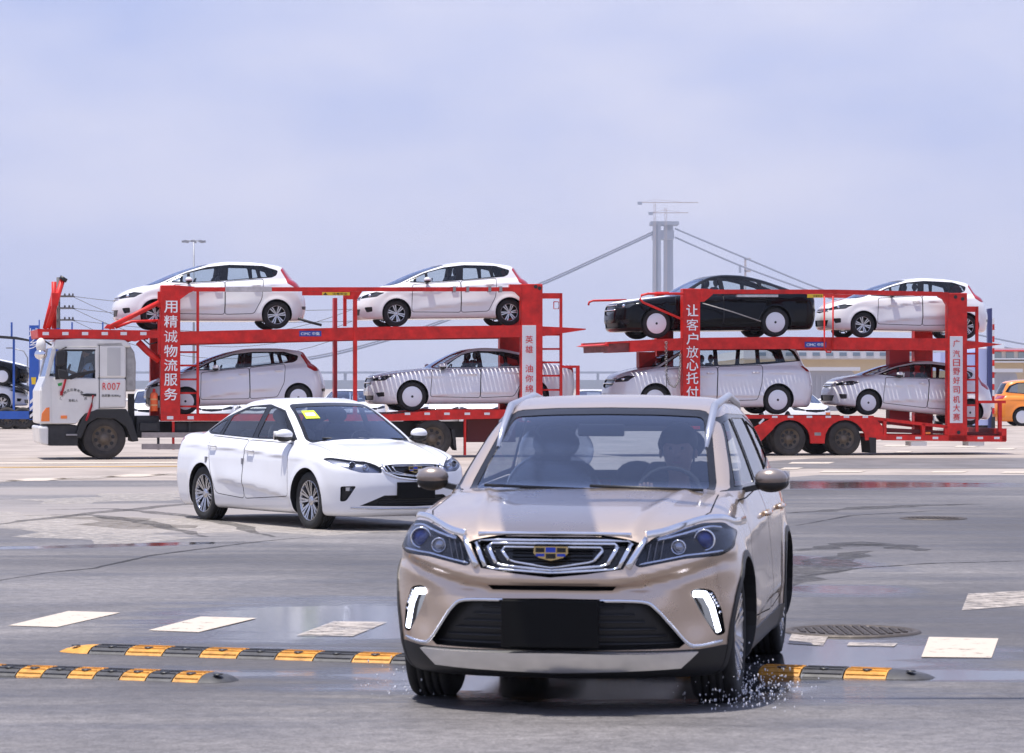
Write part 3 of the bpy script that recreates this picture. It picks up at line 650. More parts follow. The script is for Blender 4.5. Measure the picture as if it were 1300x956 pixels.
GL = dd(L=4.725, hw=.90, wheels=(.93, 3.63), r=.325, ra=.362, tw=.215, zbelt=.98, zroof=1.45, wb=.79, wr=.565, xm=2.6, step=.036, kf=.42, pf=2.7, zb=.16, crown=.05,
    nose=[(.1, .14), (.22, .05), (.34, .02), (.50, .0), (.6, .01), (.72, .04), (.80, .13), (.9, .3)],
    rear=[(.1, 4.55), (.3, 4.68), (.55, 4.725), (.8, 4.70), (1.0, 4.66), (1.1, 4.6)],
    top=[(-.2, .5), (-.02, .68), (.05, .755), (.2, .80), (.5, .875), (.9, .945), (1.3, .985), (1.7, 1.0), (3.2, 1.03), (3.8, 1.06), (4.4, 1.06), (4.65, 1.03), (4.8, .8)],
    green=[(.7, .6), (1.0, .83), (1.25, .985), (1.6, 1.18), (2.05, 1.385), (2.3, 1.445), (2.65, 1.482), (3.1, 1.46), (3.5, 1.37), (3.9, 1.21), (4.2, 1.08), (4.5, .9), (4.7, .6)],
    plan=[(0, .97), (.5, .99), (.93, 1.0), (2.5, 1.0), (3.7, .985), (4.3, .94), (4.8, .88)], sec=[(.1, -.08), (.2, -.04), (.33, -.012), (.55, .0), (.75, -.012), (.88, -.045), (1.02, -.10), (1.2, -.2)],
    creases=[(.9, .78, 4.4, .90, .014, .05), (1.15, .33, 3.3, .52, .02, .07)], flare=.014,
    dlo=[(1.42, 1.0), (2.05, 1.33), (2.5, 1.405), (3.0, 1.38), (3.5, 1.25), (3.9, 1.08), (3.75, 1.04), (2.4, 1.0)],
    panes=[[(1.68, 1.03), (2.1, 1.315), (2.42, 1.375), (2.48, 1.02)], [(2.60, 1.02), (2.56, 1.38), (2.95, 1.36), (3.32, 1.26), (3.42, 1.04)], [(3.50, 1.05), (3.42, 1.22), (3.6, 1.18), (3.84, 1.08)]],
    doors=[[(1.42, .96), (1.36, .36), (2.48, .30), (2.52, .985)], [(2.53, .985), (2.49, .30), (3.22, .34), (3.42, .72), (3.56, 1.02)]], zhandle=lambda x: .86 if x < 3 else .90,
    wscreen=[(-.665, .985), (-.50, 1.385), (-.25, 1.40), (0, 1.405), (.25, 1.40), (.50, 1.385), (.665, .985), (.3, .965), (0, .96), (-.3, .965)],
    rscreen=[(-.58, 1.08), (-.42, 1.36), (.42, 1.36), (.58, 1.08)],
    side_lights=[([(4.35, .98), (4.5, 1.0), (4.9, .98), (4.9, .80), (4.6, .82)], 'tail_light', REDL)], mirror=(1.62, 1.03), xdash=1.42, zdash=.95, xseat=2.2, xrear=3.1, frontfn=gl_front)
HATCH = dd(L=4.06, hw=.845, wheels=(.83, 3.36), r=.31, ra=.345, tw=.185, zbelt=1.0, zroof=1.48, wb=.75, wr=.56, xm=2.4, kf=.42, zb=.18,
    nose=[(.1, .12), (.25, .03), (.45, .0), (.6, .03), (.75, .10), (.9, .25)],
    rear=[(.1, 3.95), (.3, 4.03), (.55, 4.06), (.8, 4.0), (1.0, 3.92), (1.1, 3.87), (1.5, 3.8)],
    top=[(-.2, .45), (-.02, .68), (.08, .78), (.25, .86), (.55, .95), (.9, 1.02), (1.3, 1.05), (2.5, 1.08), (3.6, 1.13), (3.9, 1.05), (4.1, .8)],
    green=[(.2, .7), (.55, .92), (.9, 1.09), (1.4, 1.31), (1.9, 1.455), (2.4, 1.525), (2.9, 1.515), (3.4, 1.455), (3.58, 1.41), (3.75, 1.20), (3.92, 1.0), (4.2, .6)],
    plan=[(0, .96), (.5, .99), (.83, 1.0), (3.0, 1.0), (3.5, .985), (4.1, .93)], sec=[(.1, -.08), (.22, -.03), (.35, -.0), (.6, .0), (.8, -.015), (.98, -.06), (1.15, -.12), (1.3, -.2)],
    creases=[(.95, .72, 3.8, 1.0, .014, .05), (1.1, .36, 3.2, .56, .026, .08)], flare=.02,
    dlo=[(1.0, 1.04), (1.45, 1.25), (1.94, 1.39), (2.4, 1.44), (3.1, 1.42), (3.42, 1.31), (3.38, 1.2), (3.28, 1.15), (2.4, 1.08), (1.5, 1.02)],
    panes=[[(1.16, 1.065), (1.5, 1.235), (1.5, 1.04)], [(1.56, 1.04), (1.56, 1.26), (1.95, 1.365), (2.22, 1.40), (2.18, 1.08)], [(2.34, 1.09), (2.38, 1.415), (2.92, 1.405), (2.98, 1.15)], [(3.05, 1.16), (3.02, 1.39), (3.3, 1.32), (3.36, 1.2), (3.26, 1.165)]],
    doors=[[(1.20, .98), (1.16, .34), (2.26, .32), (2.28, 1.06)], [(2.29, 1.06), (2.27, .32), (2.88, .34), (3.05, .68), (3.1, 1.12)]], zhandle=lambda x: .92 if x < 2.5 else .97,
    wscreen=[(-.60, 1.0), (-.50, 1.42), (-.25, 1.44), (0, 1.445), (.25, 1.44), (.50, 1.42), (.60, 1.0), (0, .95)],
    rscreen=[(-.5, 1.12), (-.44, 1.38), (.44, 1.38), (.5, 1.12)],
    side_lights=[([(3.47, 1.32), (3.57, 1.13), (3.60, 1.02), (3.75, .93), (4.2, .95), (4.2, 1.36), (3.55, 1.41)], 'tail_light', REDL), ([(3.9, .50), (4.2, .52), (4.2, .44), (3.92, .43)], 'bumper_reflector', BLK)],
    mirror=(1.50, 1.06), xdash=1.25, zdash=1.0, xseat=1.95, xrear=2.9,
    hl=[(.82, .80), (.78, .70), (.45, .66), (.42, .72), (.70, .82)], fog=[(.76, .47), (.62, .46), (.66, .34), (.76, .36)], grl=[(.44, .72), (.40, .64), (.0001, .60)], intk=[(.5, .42), (.42, .28), (.0001, .27)])
HATCH['frontfn'] = far_front('hatch')
for g in ('grl', 'intk'): HATCH[g] = [(HATCH[g][0][0], HATCH[g][0][1])] + HATCH[g][1:]
ACC = dd(L=4.89, hw=.925, wheels=(.93, 3.76), r=.335, ra=.372, tw=.22, zbelt=.94, zroof=1.42, wb=.80, wr=.56, xm=2.6, kf=.45, zb=.16,
    nose=[(.1, .12), (.25, .03), (.45, .0), (.65, .02), (.78, .05), (.9, .25)],
    rear=[(.1, 4.75), (.3, 4.84), (.55, 4.89), (.85, 4.87), (1.05, 4.82), (1.15, 4.75)],
    top=[(-.2, .5), (-.02, .72), (.06, .80), (.25, .85), (.6, .91), (1.0, .95), (1.4, .985), (2.5, 1.0), (3.6, 1.03), (4.3, 1.06), (4.75, 1.07), (4.95, .85)],
    green=[(.8, .6), (1.1, .82), (1.35, .97), (1.7, 1.17), (2.1, 1.35), (2.4, 1.43), (2.7, 1.455), (3.1, 1.44), (3.6, 1.345), (4.0, 1.22), (4.35, 1.10), (4.6, .98), (4.8, .6)],
    plan=[(0, .96), (.5, .99), (.93, 1.0), (3.0, 1.0), (3.9, .985), (4.9, .90)], sec=[(.1, -.08), (.22, -.03), (.35, -.0), (.6, .0), (.8, -.02), (.92, -.06), (1.1, -.12), (1.3, -.2)],
    creases=[(.9, .76, 4.6, .90, .016, .05), (1.15, .34, 3.4, .40, .02, .06)], flare=.018,
    dlo=[(1.42, .985), (2.05, 1.28), (2.5, 1.375), (3.1, 1.36), (3.6, 1.26), (4.08, 1.09), (3.9, 1.04), (2.5, .985)],
    panes=[[(1.72, 1.005), (2.1, 1.27), (2.46, 1.345), (2.48, 1.0)], [(2.60, 1.0), (2.58, 1.35), (3.05, 1.335), (3.4, 1.26), (3.46, 1.02)], [(3.54, 1.03), (3.5, 1.235), (3.75, 1.17), (3.95, 1.08)]],
    doors=[[(1.40, .95), (1.34, .33), (2.50, .30), (2.53, .97)], [(2.54, .97), (2.51, .30), (3.3, .33), (3.5, .7), (3.62, 1.0)]], zhandle=lambda x: .84 if x < 3 else .87,
    wscreen=[(-.66, .97), (-.50, 1.36), (-.25, 1.375), (0, 1.38), (.25, 1.375), (.50, 1.36), (.66, .97), (0, .93)], rscreen=[(-.55, 1.1), (-.42, 1.34), (.42, 1.34), (.55, 1.1)],
    side_lights=[([(4.45, 1.0), (4.62, 1.03), (5.0, 1.02), (5.0, .78), (4.80, .80), (4.7, .93)], 'tail_light', REDL)], mirror=(1.62, 1.0), mircol=None, xdash=1.45, zdash=.93, xseat=2.2, xrear=3.1,
    hl=[(.85, .80), (.80, .70), (.45, .69), (.46, .75), (.75, .82)], fog=[(.80, .44), (.62, .42), (.66, .33), (.8, .34)], grl=[(.47, .79), (.42, .60), (.0001, .52)], intk=[(.55, .36), (.5, .26), (.0001, .25)])
ACC['frontfn'] = far_front('acc')
VAN = dd(L=4.84, hw=.91, wheels=(.95, 3.85), r=.33, ra=.37, tw=.21, zbelt=1.05, zroof=1.66, wb=.82, wr=.66, xm=2.7, kf=.42, zb=.16, cg=.3,
    nose=[(.1, .12), (.25, .03), (.45, .0), (.65, .04), (.85, .12), (1.0, .3)],
    rear=[(.1, 4.72), (.3, 4.80), (.6, 4.84), (.9, 4.80), (1.1, 4.74), (1.7, 4.6)],
    top=[(-.2, .5), (-.02, .72), (.08, .84), (.3, .93), (.6, 1.01), (.95, 1.08), (1.3, 1.10), (2.5, 1.12), (4.3, 1.14), (4.7, 1.05), (4.9, .85)],
    green=[(.3, .75), (.75, 1.03), (1.1, 1.25), (1.5, 1.45), (1.85, 1.585), (2.3, 1.67), (3.0, 1.695), (3.8, 1.68), (4.3, 1.62), (4.45, 1.55), (4.6, 1.3), (4.75, 1.0), (4.9, .6)],
    plan=[(0, .96), (.5, .99), (.95, 1.0), (4.0, .995), (4.9, .94)], sec=[(.1, -.07), (.22, -.03), (.35, -.0), (.7, .0), (.95, -.03), (1.05, -.06), (1.3, -.14)],
    creases=[(.9, .80, 4.6, .95, .014, .05), (1.2, .36, 3.8, .42, .022, .07)], flare=.018, gt=.06,
    dlo=[(1.0, 1.06), (1.55, 1.38), (1.95, 1.53), (2.6, 1.59), (4.0, 1.57), (4.3, 1.45), (4.45, 1.22), (3.6, 1.14), (2.4, 1.09)],
    panes=[[(1.15, 1.085), (1.55, 1.33), (1.55, 1.085)], [(1.63, 1.09), (1.63, 1.38), (1.95, 1.50), (2.35, 1.55), (2.35, 1.11)], [(2.45, 1.12), (2.45, 1.56), (3.35, 1.56), (3.35, 1.15)], [(3.45, 1.16), (3.45, 1.55), (3.95, 1.54), (4.22, 1.43), (4.34, 1.23)]],
    doors=[[(1.22, 1.02), (1.18, .33), (2.38, .30), (2.42, 1.08)], [(2.43, 1.08), (2.39, .30), (3.35, .33), (3.46, .7), (3.50, 1.12)]], zhandle=lambda x: .93 if x < 2.5 else .95,
    wscreen=[(-.68, 1.1), (-.58, 1.56), (0, 1.60), (.58, 1.56), (.68, 1.1), (0, 1.04)], rscreen=[(-.6, 1.15), (-.52, 1.55), (.52, 1.55), (.6, 1.15)],
    side_lights=[([(4.42, 1.10), (5.0, 1.12), (5.0, .96), (4.55, .98)], 'tail_light', REDL)], mirror=(1.55, 1.10), xdash=1.35, zdash=1.02, xseat=2.1, xrear=3.7,
    hl=[(.84, .86), (.78, .74), (.45, .72), (.46, .80), (.70, .88)], fog=[(.78, .45), (.62, .44), (.66, .34), (.78, .35)], grl=[(.47, .82), (.40, .64), (.0001, .58)], intk=[(.5, .42), (.42, .28), (.0001, .27)])
VAN['frontfn'] = far_front('van')
for k in (SUV, GL, HATCH, ACC, VAN): k['tw'] = k['tw']; k.setdefault('xdash', 1.4)
GL['green'] = [(x - .12, z) for x, z in GL['green']]; GL['dlo'] = [(x - .11, z) for x, z in GL['dlo']]; GL['panes'] = [[(x - .11, z) for x, z in p] for p in GL['panes']]; GL['mirror'] = (1.45, 1.03)
q_ = lambda ps: [(x * 1.07, z) for x, z in ps]
for k in ('top', 'green', 'plan', 'dlo'): HATCH[k] = q_(HATCH[k])
for k in ('panes', 'doors'): HATCH[k] = [q_(p) for p in HATCH[k]]
HATCH['rear'] = [(z, x * 1.07) for z, x in HATCH['rear']]; HATCH['side_lights'] = [(q_(p), a, b) for p, a, b in HATCH['side_lights']]
for k in ('L', 'xm', 'xdash', 'xseat', 'xrear'): HATCH[k] *= 1.07
HATCH['wheels'] = tuple(x * 1.07 for x in HATCH['wheels']); HATCH['mirror'] = (1.60, 1.06)
SUVC, GLC, HC, AC, VC = Car(**SUV), Car(**GL), Car(**HATCH), Car(**ACC), Car(**VAN)
# ------------------------------------------------------------------ ground
def gp(px, py): Y = CAMH * FPX / (py - HOR); return ((px - 650) * Y / FPX, Y)
def sheet(name, poly, z, m, kind='structure', parent=None):
    o = MB().add([(x, y, z) for x, y in poly], [tuple(range(len(poly)))]).build(name, m, parent)
    if kind: o['kind'] = kind
    return o
def asphalt():
    m = bpy.data.materials.new('asphalt'); m.use_nodes = True; t = m.node_tree; b = t.nodes['Principled BSDF']; l = t.links.new
    c = N(t, 'ShaderNodeTexCoord')
    big = N(t, 'ShaderNodeTexNoise', i_Scale=.22, i_Detail=7.0, i_Roughness=.62, i_Distortion=.4); l(c.outputs['Object'], big.inputs['Vector'])
    st = N(t, 'ShaderNodeMapping'); st.inputs['Scale'].default_value = (.35, 1.6, 1); st.inputs['Rotation'].default_value = (0, 0, .35); l(c.outputs['Object'], st.inputs['Vector'])
    med = N(t, 'ShaderNodeTexNoise', i_Scale=.9, i_Detail=8.0, i_Roughness=.7); l(st.outputs[0], med.inputs['Vector'])
    fine = N(t, 'ShaderNodeTexNoise', i_Scale=55.0, i_Detail=3.0, i_Roughness=.8); l(c.outputs['Object'], fine.inputs['Vector'])
    def blob(cx, cy, rx, ry, rot=0, soft=.45):
        mpn = N(t, 'ShaderNodeMapping', vector_type='TEXTURE'); mpn.inputs['Location'].default_value = (cx, cy, 0); mpn.inputs['Scale'].default_value = (rx, ry, 1); mpn.inputs['Rotation'].default_value = (0, 0, R(rot))
        l(c.outputs['Object'], mpn.inputs['Vector']); ln = N(t, 'ShaderNodeVectorMath', operation='LENGTH'); l(mpn.outputs[0], ln.inputs[0])
        a = N(t, 'ShaderNodeMath', operation='MULTIPLY_ADD'); l(med.outputs['Fac'], a.inputs[0]); a.inputs[1].default_value = 1.6; l(ln.outputs['Value'], a.inputs[2])
        r = N(t, 'ShaderNodeMapRange'); r.inputs['From Min'].default_value = 1.75 - soft; r.inputs['From Max'].default_value = 1.75; r.inputs['To Min'].default_value = 1; r.inputs['To Max'].default_value = 0
        l(a.outputs[0], r.inputs[0]); return r.outputs[0]
    def union(sockets):
        s = sockets[0]
        for q in sockets[1:]:
            x = N(t, 'ShaderNodeMath', operation='MAXIMUM'); l(s, x.inputs[0]); l(q, x.inputs[1]); s = x.outputs[0]
        return s
    wet = union([blob(*a) for a in WET]); dry = union([blob(*a) for a in DRY])
    cr = N(t, 'ShaderNodeValToRGB'); e = cr.color_ramp.elements; e[0].position = .3; e[0].color = (.085, .080, .084, 1); e[1].position = .72; e[1].color = (.205, .190, .186, 1); l(big.outputs['Fac'], cr.inputs[0])
    c2 = N(t, 'ShaderNodeMapRange'); c2.inputs['From Min'].default_value = .3; c2.inputs['From Max'].default_value = .7; c2.inputs['To Min'].default_value = .78; c2.inputs['To Max'].default_value = 1.2; l(med.outputs['Fac'], c2.inputs[0])
    c3 = N(t, 'ShaderNodeMapRange'); c3.inputs['From Min'].default_value = .3; c3.inputs['From Max'].default_value = .7; c3.inputs['To Min'].default_value = .6; c3.inputs['To Max'].default_value = 1.45; l(fine.outputs['Fac'], c3.inputs[0])
    mot = N(t, 'ShaderNodeTexNoise', i_Scale=9.0, i_Detail=6.0, i_Roughness=.75); l(c.outputs['Object'], mot.inputs['Vector'])
    c4 = N(t, 'ShaderNodeMapRange'); c4.inputs['From Min'].default_value = .35; c4.inputs['From Max'].default_value = .65; c4.inputs['To Min'].default_value = .72; c4.inputs['To Max'].default_value = 1.28; l(mot.outputs['Fac'], c4.inputs[0])
    q0 = N(t, 'ShaderNodeMath', operation='MULTIPLY'); l(c2.outputs[0], q0.inputs[0]); l(c4.outputs[0], q0.inputs[1])
    q = N(t, 'ShaderNodeMath', operation='MULTIPLY'); l(q0.outputs[0], q.inputs[0]); l(c3.outputs[0], q.inputs[1])
    s1 = N(t, 'ShaderNodeVectorMath', operation='SCALE'); l(cr.outputs[0], s1.inputs[0]); l(q.outputs[0], s1.inputs['Scale'])
    m1 = N(t, 'ShaderNodeMix', data_type='RGBA'); l(dry, m1.inputs[0]); l(s1.outputs[0], m1.inputs[6]); m1.inputs[7].default_value = (.27, .24, .222, 1)
    dmp = union([blob(*a) for a in DAMP]); dk = N(t, 'ShaderNodeMath', operation='MULTIPLY'); l(dmp, dk.inputs[0]); dk.inputs[1].default_value = .7
    m0 = N(t, 'ShaderNodeMix', data_type='RGBA'); l(dk.outputs[0], m0.inputs[0]); l(m1.outputs[2], m0.inputs[6]); m0.inputs[7].default_value = (.045, .042, .045, 1)
    m2 = N(t, 'ShaderNodeMix', data_type='RGBA'); l(wet, m2.inputs[0]); l(m0.outputs[2], m2.inputs[6]); m2.inputs[7].default_value = (.035, .034, .036, 1); l(m2.outputs[2], b.inputs['Base Color'])
    # dampness: smoother where the big noise is low, mirror-smooth in the puddles
    r1 = N(t, 'ShaderNodeMapRange'); r1.inputs['From Min'].default_value = .35; r1.inputs['From Max'].default_value = .65; r1.inputs['To Min'].default_value = .42; r1.inputs['To Max'].default_value = .72; l(med.outputs['Fac'], r1.inputs[0])
    m3 = N(t, 'ShaderNodeMix', data_type='FLOAT'); l(wet, m3.inputs[0]); l(r1.outputs[0], m3.inputs[2]); m3.inputs[3].default_value = .05; l(m3.outputs[0], b.inputs['Roughness'])
    b.inputs['Specular IOR Level'].default_value = .5
    bs = N(t, 'ShaderNodeMath', operation='SUBTRACT'); bs.inputs[0].default_value = 1; l(wet, bs.inputs[1]); bm_ = N(t, 'ShaderNodeMath', operation='MULTIPLY_ADD'); l(bs.outputs[0], bm_.inputs[0]); bm_.inputs[1].default_value = .9; bm_.inputs[2].default_value = .03
    bu = N(t, 'ShaderNodeBump', i_Distance=.012); l(bm_.outputs[0], bu.inputs['Strength']); l(fine.outputs['Fac'], bu.inputs['Height']); l(bu.outputs[0], b.inputs['Normal'])
    return m
WET = [(-1.2, 19.9, 1.7, 2.8, 0), (2.8, 43, 1.3, 4, 0), (1.8, 17.6, 1.5, 2.0, 0), (2.4, 16.2, 1.3, .55, 0), (5.4, 48, 3.6, 3.0, 0), (8, 54, 12, 1.0, 0), (-2.8, 16.3, 2.6, .5, 0), (2.6, 27, .6, 2.5, 25), (2.6, 23, .8, 1.0, 0), (.5, 16, 2.2, 2, 0), (-4, 29.5, 2.0, .35, 25, .2)]
DAMP = [(6, 33, 6, 14, 0, .8), (3.5, 20, 4, 7, 0, .8), (-1, 17, 4, 3.5, 0, .6), (-3, 27, 5, 3, 10, .9), (4, 46, 4, 5, 0, .5), (0, 40, 3, 4, 0, .7)]
DRY = [(-4.5, 36, 2.6, 5, 20, .15), (-7, 45, 6, 2.2, 8, .3), (-9, 40, 4, 3, 0, .6), (4.1, 21.2, .5, .9, 0, .3), (-7.5, 33.5, 2.0, 1.2, -30, .4)]
conc = mat('yard_concrete', (.35, .30, .265), .75, var=.35, vs=.5, bump=.2, bs=30)
g = MB().add([(-9000, -200, 0), (9000, -200, 0), (9000, 12000, 0), (-9000, 12000, 0)], [(0, 1, 2, 3)]).build('ground', conc); g['kind'] = 'structure'
sheet('road', [(-60, -30), (60, -30), (60, 53.2), (5.6, 53.2), (4.2, 50.5), (-20, 49.5), (-60, 50)], .004, asphalt())
sheet('road', [(2.5, 57.5), (60, 57.5), (60, 66), (7.0, 66)], .004, mat('patched_asphalt', (.15, .138, .138), .6, var=.4, vs=.8, bump=.3, bs=40)).name = 'asphalt_patch'
def faded(name, col, cover):
    m = mat(name, col, .7); t = m.node_tree; o = t.nodes['Material Output']; b = t.nodes['Principled BSDF']; c = N(t, 'ShaderNodeTexCoord'); n = N(t, 'ShaderNodeTexNoise', i_Scale=6.0, i_Detail=9.0, i_Roughness=.8); r = N(t, 'ShaderNodeMapRange'); r.inputs['From Min'].default_value = .35; r.inputs['From Max'].default_value = .65; r.inputs['To Max'].default_value = cover
    x = N(t, 'ShaderNodeMixShader'); tr = N(t, 'ShaderNodeBsdfTransparent'); l = t.links.new; l(c.outputs['Object'], n.inputs['Vector']); l(n.outputs['Fac'], r.inputs[0]); l(r.outputs[0], x.inputs[0]); l(tr.outputs[0], x.inputs[1]); l(b.outputs[0], x.inputs[2]); l(x.outputs[0], o.inputs[0]); return m
PNT = faded('road_paint', (.50, .43, .36), 3.6); PNT2 = faded('worn_road_paint', (.42, .37, .33), 1.3)
def marking(px, m=PNT, z=.008, name='road_marking'):
    return sheet(name, [gp(*p) for p in px], z, m)
for q in ([(10, 795.5), (87, 777), (153, 779), (72, 797.6)], [(188, 801.6), (255, 784), (326, 786), (252, 804)], [(1169.7, 835.6), (1179.4, 810), (1267.6, 812), (1258.8, 836.6)]): marking(q)
for q in ([(376, 808), (424, 790), (492, 791), (448, 809)], [(1221, 776), (1229, 755), (1320, 750), (1312, 769)], [(1000, 818), (1005, 806), (1052, 808), (1045, 821)], [(1075, 821), (1078, 817), (1140, 818), (1135, 822)]): marking(q, PNT2)
for k in range(7): x0 = -60 + k * 62; marking([(x0, 614 - k * 2.6), (x0 + 40, 610 - k * 2.6), (x0 + 92, 610 - k * 2.6), (x0 + 56, 613.6 - k * 2.6)], PNT if k % 2 else PNT2, .009)
marking([(-60, 589.5), (240, 588.6), (240, 586.6), (-60, 587.5)]); marking([(-60, 594.6), (240, 592.6), (240, 591.8), (-60, 593.6)], mat('yellow_road_paint', (.6, .38, .14), .6, var=.4, vs=4))
for x0, y0, w_ in ((1120, 565, 40), (1210, 566, 34), (1262, 569, 30), (1000, 587, 60), (1040, 598, 60), (1180, 598.5, 50), (1270, 599, 40), (1135, 573, 25), (990, 594, 30)): marking([(x0, y0 + 2), (x0 + 6, y0), (x0 + w_, y0), (x0 + w_ - 8, y0 + 2)], PNT)
# tyre marks and cracks on the road
def streak(name, pts, wd, m, z=.0065):
    P = [Vector((*gp(*p), z)) for p in pts]; Q = []
    for a, b in zip(P[:-1], P[1:]): Q += [a + (b - a) * t / 6 for t in range(6)]
    Q.append(P[-1]); rg = random.Random(len(pts)); v = []
    for i, q in enumerate(Q):
        d = (Q[min(i + 1, len(Q) - 1)] - Q[max(i - 1, 0)]).normalized(); s_ = Vector((-d.y, d.x, 0)); w_ = wd * (.7 + .6 * rg.random()) * (.25 + .75 * math.sin(math.pi * min(1, max(0, i / (len(Q) - 1))))) / 2; j = s_ * (rg.random() - .5) * wd * .4; v += [q + s_ * w_ + j, q - s_ * w_ + j]
    o = MB().add(v, [(2 * i, 2 * i + 1, 2 * i + 3, 2 * i + 2) for i in range(len(Q) - 1)]).build(name, m); o['kind'] = 'structure'
TYM = faded('tyre_rubber_mark', (.03, .028, .028), .75); CRK = faded('crack_dark', (.02, .018, .018), 1.4); PAT = faded('dry_patch', (.44, .40, .365), .95)
for pts in ([(60, 648), (140, 646), (230, 654), (300, 668), (345, 682)], [(30, 655), (110, 654), (190, 664), (260, 682)], [(-20, 668), (90, 655), (240, 640), (330, 628)]): streak('tyre_mark', pts, .28, TYM)
for pts in ([(-30, 742), (60, 728), (120, 722), (190, 706), (260, 697), (330, 688), (400, 682)], [(1010, 734), (1090, 722), (1180, 716), (1330, 712)], [(1010, 668), (1080, 655), (1200, 648)]): streak('road_crack', pts, .06, CRK, .007)
for pts in ([(40, 640), (160, 632), (330, 626), (520, 640)], [(120, 655), (260, 668), (420, 672), (640, 668)], [(-40, 650), (60, 662), (200, 690)]): streak('worn_patch', pts, 2.2, PAT, .0058)
for pts in ([(1000, 652), (1120, 644), (1240, 640)], [(1010, 700), (1100, 690), (1180, 700)], [(1000, 745), (1040, 720), (1090, 700)]): streak('tyre_mark', pts, .5, TYM)
MAN = mat('cast_iron', (.09, .075, .065), .55, .4, var=.4, vs=20)
for px, py, rad, lb in ((1082, 803, .40, 'round cast iron manhole cover right of the champagne car, the nearer and larger one'), (1185, 659, .36, 'round cast iron manhole cover farther up the right side of the road')):
    X, Y = gp(px, py); e = empty('manhole_cover', (X, Y, .006)); tag(e, lb, 'manhole cover', 'manhole covers in the road')
    MB().lathe([(0, rad + .05), (.012, rad + .04), (.012, rad), (.002, rad - .01)], 40, ax='z').build('rim', MAN, e)
    k = MB().lathe([(.004, rad - .015), (.006, .001)], 40, ax='z')
    for i in range(-6, 7):
        for j in range(-6, 7):
            if math.hypot(i, j) * .055 < rad - .05: k.box((i * .055 - .017, j * .055 - .017, .004), (i * .055 + .017, j * .055 + .017, .013))
    k.build('lid', MAN, e)
YEL = mat('bump_yellow', (.58, .27, .035), .55, var=.5, vs=14); BKR = mat('bump_black', (.05, .05, .055), .5, var=.5, vs=14)
def hump(p0, p1, n, label, wd=.30, h=.042, first=0, cols=None, grp='speed humps across the road'):
    a, b = Vector((*p0, 0)), Vector((*p1, 0)); d = (b - a); L_ = d.length; e = empty('speed_hump', (p0[0], p0[1], .005), (0, 0, math.atan2(d.y, d.x))); tag(e, label, 'speed hump', grp)
    prof = [(-wd / 2, 0), (-wd / 2 + .02, h * .35), (-wd * .3, h * .8), (-wd * .12, h), (wd * .12, h), (wd * .3, h * .8), (wd / 2 - .02, h * .35), (wd / 2, 0)]
    s_ = L_ / n
    for k in range(n):
        mb = MB()
        if k in (0, n - 1):
            x0, x1 = k * s_, (k + 1) * s_ - .006; v = []
            for i in range(7):
                t = i / 6; f = math.sin(math.pi / 2 * (t if k == 0 else 1 - t)) ** .6 + 1e-3; v += [(x0 + (x1 - x0) * t, y * (.35 + .65 * f), z * f) for y, z in prof]
            m_ = len(prof); mb.add(v, [(i * m_ + j, i * m_ + j + 1, (i + 1) * m_ + j + 1, (i + 1) * m_ + j) for i in range(6) for j in range(m_ - 1)], True)
        else:
            mb.prism(prof, k * s_ + .004, (k + 1) * s_ - .004, 'yz')
        o = mb.build('hump_block', (cols or (YEL, BKR))[(k + first) % 2], e)
        c = (k + .5) * s_; MB().lathe([(h * .93, .028), (h * .98 + .004, .026), (h * .9 + .004, .001)], 12, (c, -wd * .22, 0), 'z').build('anchor_bolt', BLK, o)
        rr = MB()
        for j in range(6): yy = -wd * .42 + j * wd * .165; zz = float(np.interp(yy, [p[0] for p in prof], [p[1] for p in prof])); rr.box((k * s_ + .012, yy - .006, zz - .01), ((k + 1) * s_ - .012, yy + .006, zz + .005))
        if 0 < k < n - 1: rr.build('tread_rib', (cols or (YEL, BKR))[(k + first) % 2], o)
hump(gp(80, 827), gp(1187, 862), 22, 'yellow and black speed hump running under the champagne car')
hump((gp(-60, 853)), gp(300, 866), 11, 'yellow and black speed hump nearest the camera at lower left', first=1)
# ------------------------------------------------------------------ the five kinds of car, built once
hoodp = lambda xf, xb, w0, w1: [(xf, -w0), (xf - .02, 0), (xf, w0), (xf + .27, w0 + .21), (.5 * (xf + xb), (w0 + w1) / 2 + .14), (xb, w1), (xb - .10, 0), (xb, -w1), (.5 * (xf + xb), -(w0 + w1) / 2 - .14), (xf + .27, -w0 - .21)]
suv = empty('champagne_suv', (.184, 14.18, 0), (0, 0, math.atan2(.985, .172)))
tag(suv, 'champagne gold car driving towards the camera with daytime lights on and blank black plate', 'car')
make_car(SUVC, suv, GOLD, 'multi', .007, BLK, hoodp(.13, 1.20, .45, .70))
sedan = empty('white_sedan', (-1.07, 32.57, 0), (0, 0, math.atan2(.847, -.531)))
tag(sedan, 'white sedan with yellow sticker on windshield standing on the road before the red transporter', 'car')
make_car(GLC, sedan, WHITE, 'multi', .008, None, hoodp(.10, 1.26, .42, .68))
st = MB(); zz = [(1.33, .60), (1.25, .63)]
P_ = [(SUVC and GLC.front([(y, z)])[0] - .006, y, z) for y, z in ((.455, 1.33), (.31, 1.335), (.325, 1.245), (.485, 1.24))]
sk = MB().add(P_, [(0, 1, 2, 3)]).build('windshield_sticker', mat('sticker_yellow', (.58, .72, .03), .5), sedan)
P_ = [(GLC.front([(y, z)])[0] - .010, y, z) for y, z in ((.445, 1.305), (.34, 1.31), (.345, 1.275), (.455, 1.27))]
MB().add(P_, [(0, 1, 2, 3)]).build('sticker_print', mat('sticker_pale', (.6, .75, .7), .5), sk)
for x in (2.52, 3.50): MB().box((x - .02, GLC.surf('y', x, .74) - .004, .70), (x + .02, GLC.surf('y', x, .74) + .014, .77)).build('door_edge_guard', mat('guard_grey', (.2, .2, .22), .5), sedan)
hatch = empty('white_hatchback'); make_car(HC, hatch, WHITE, 'small', .014)
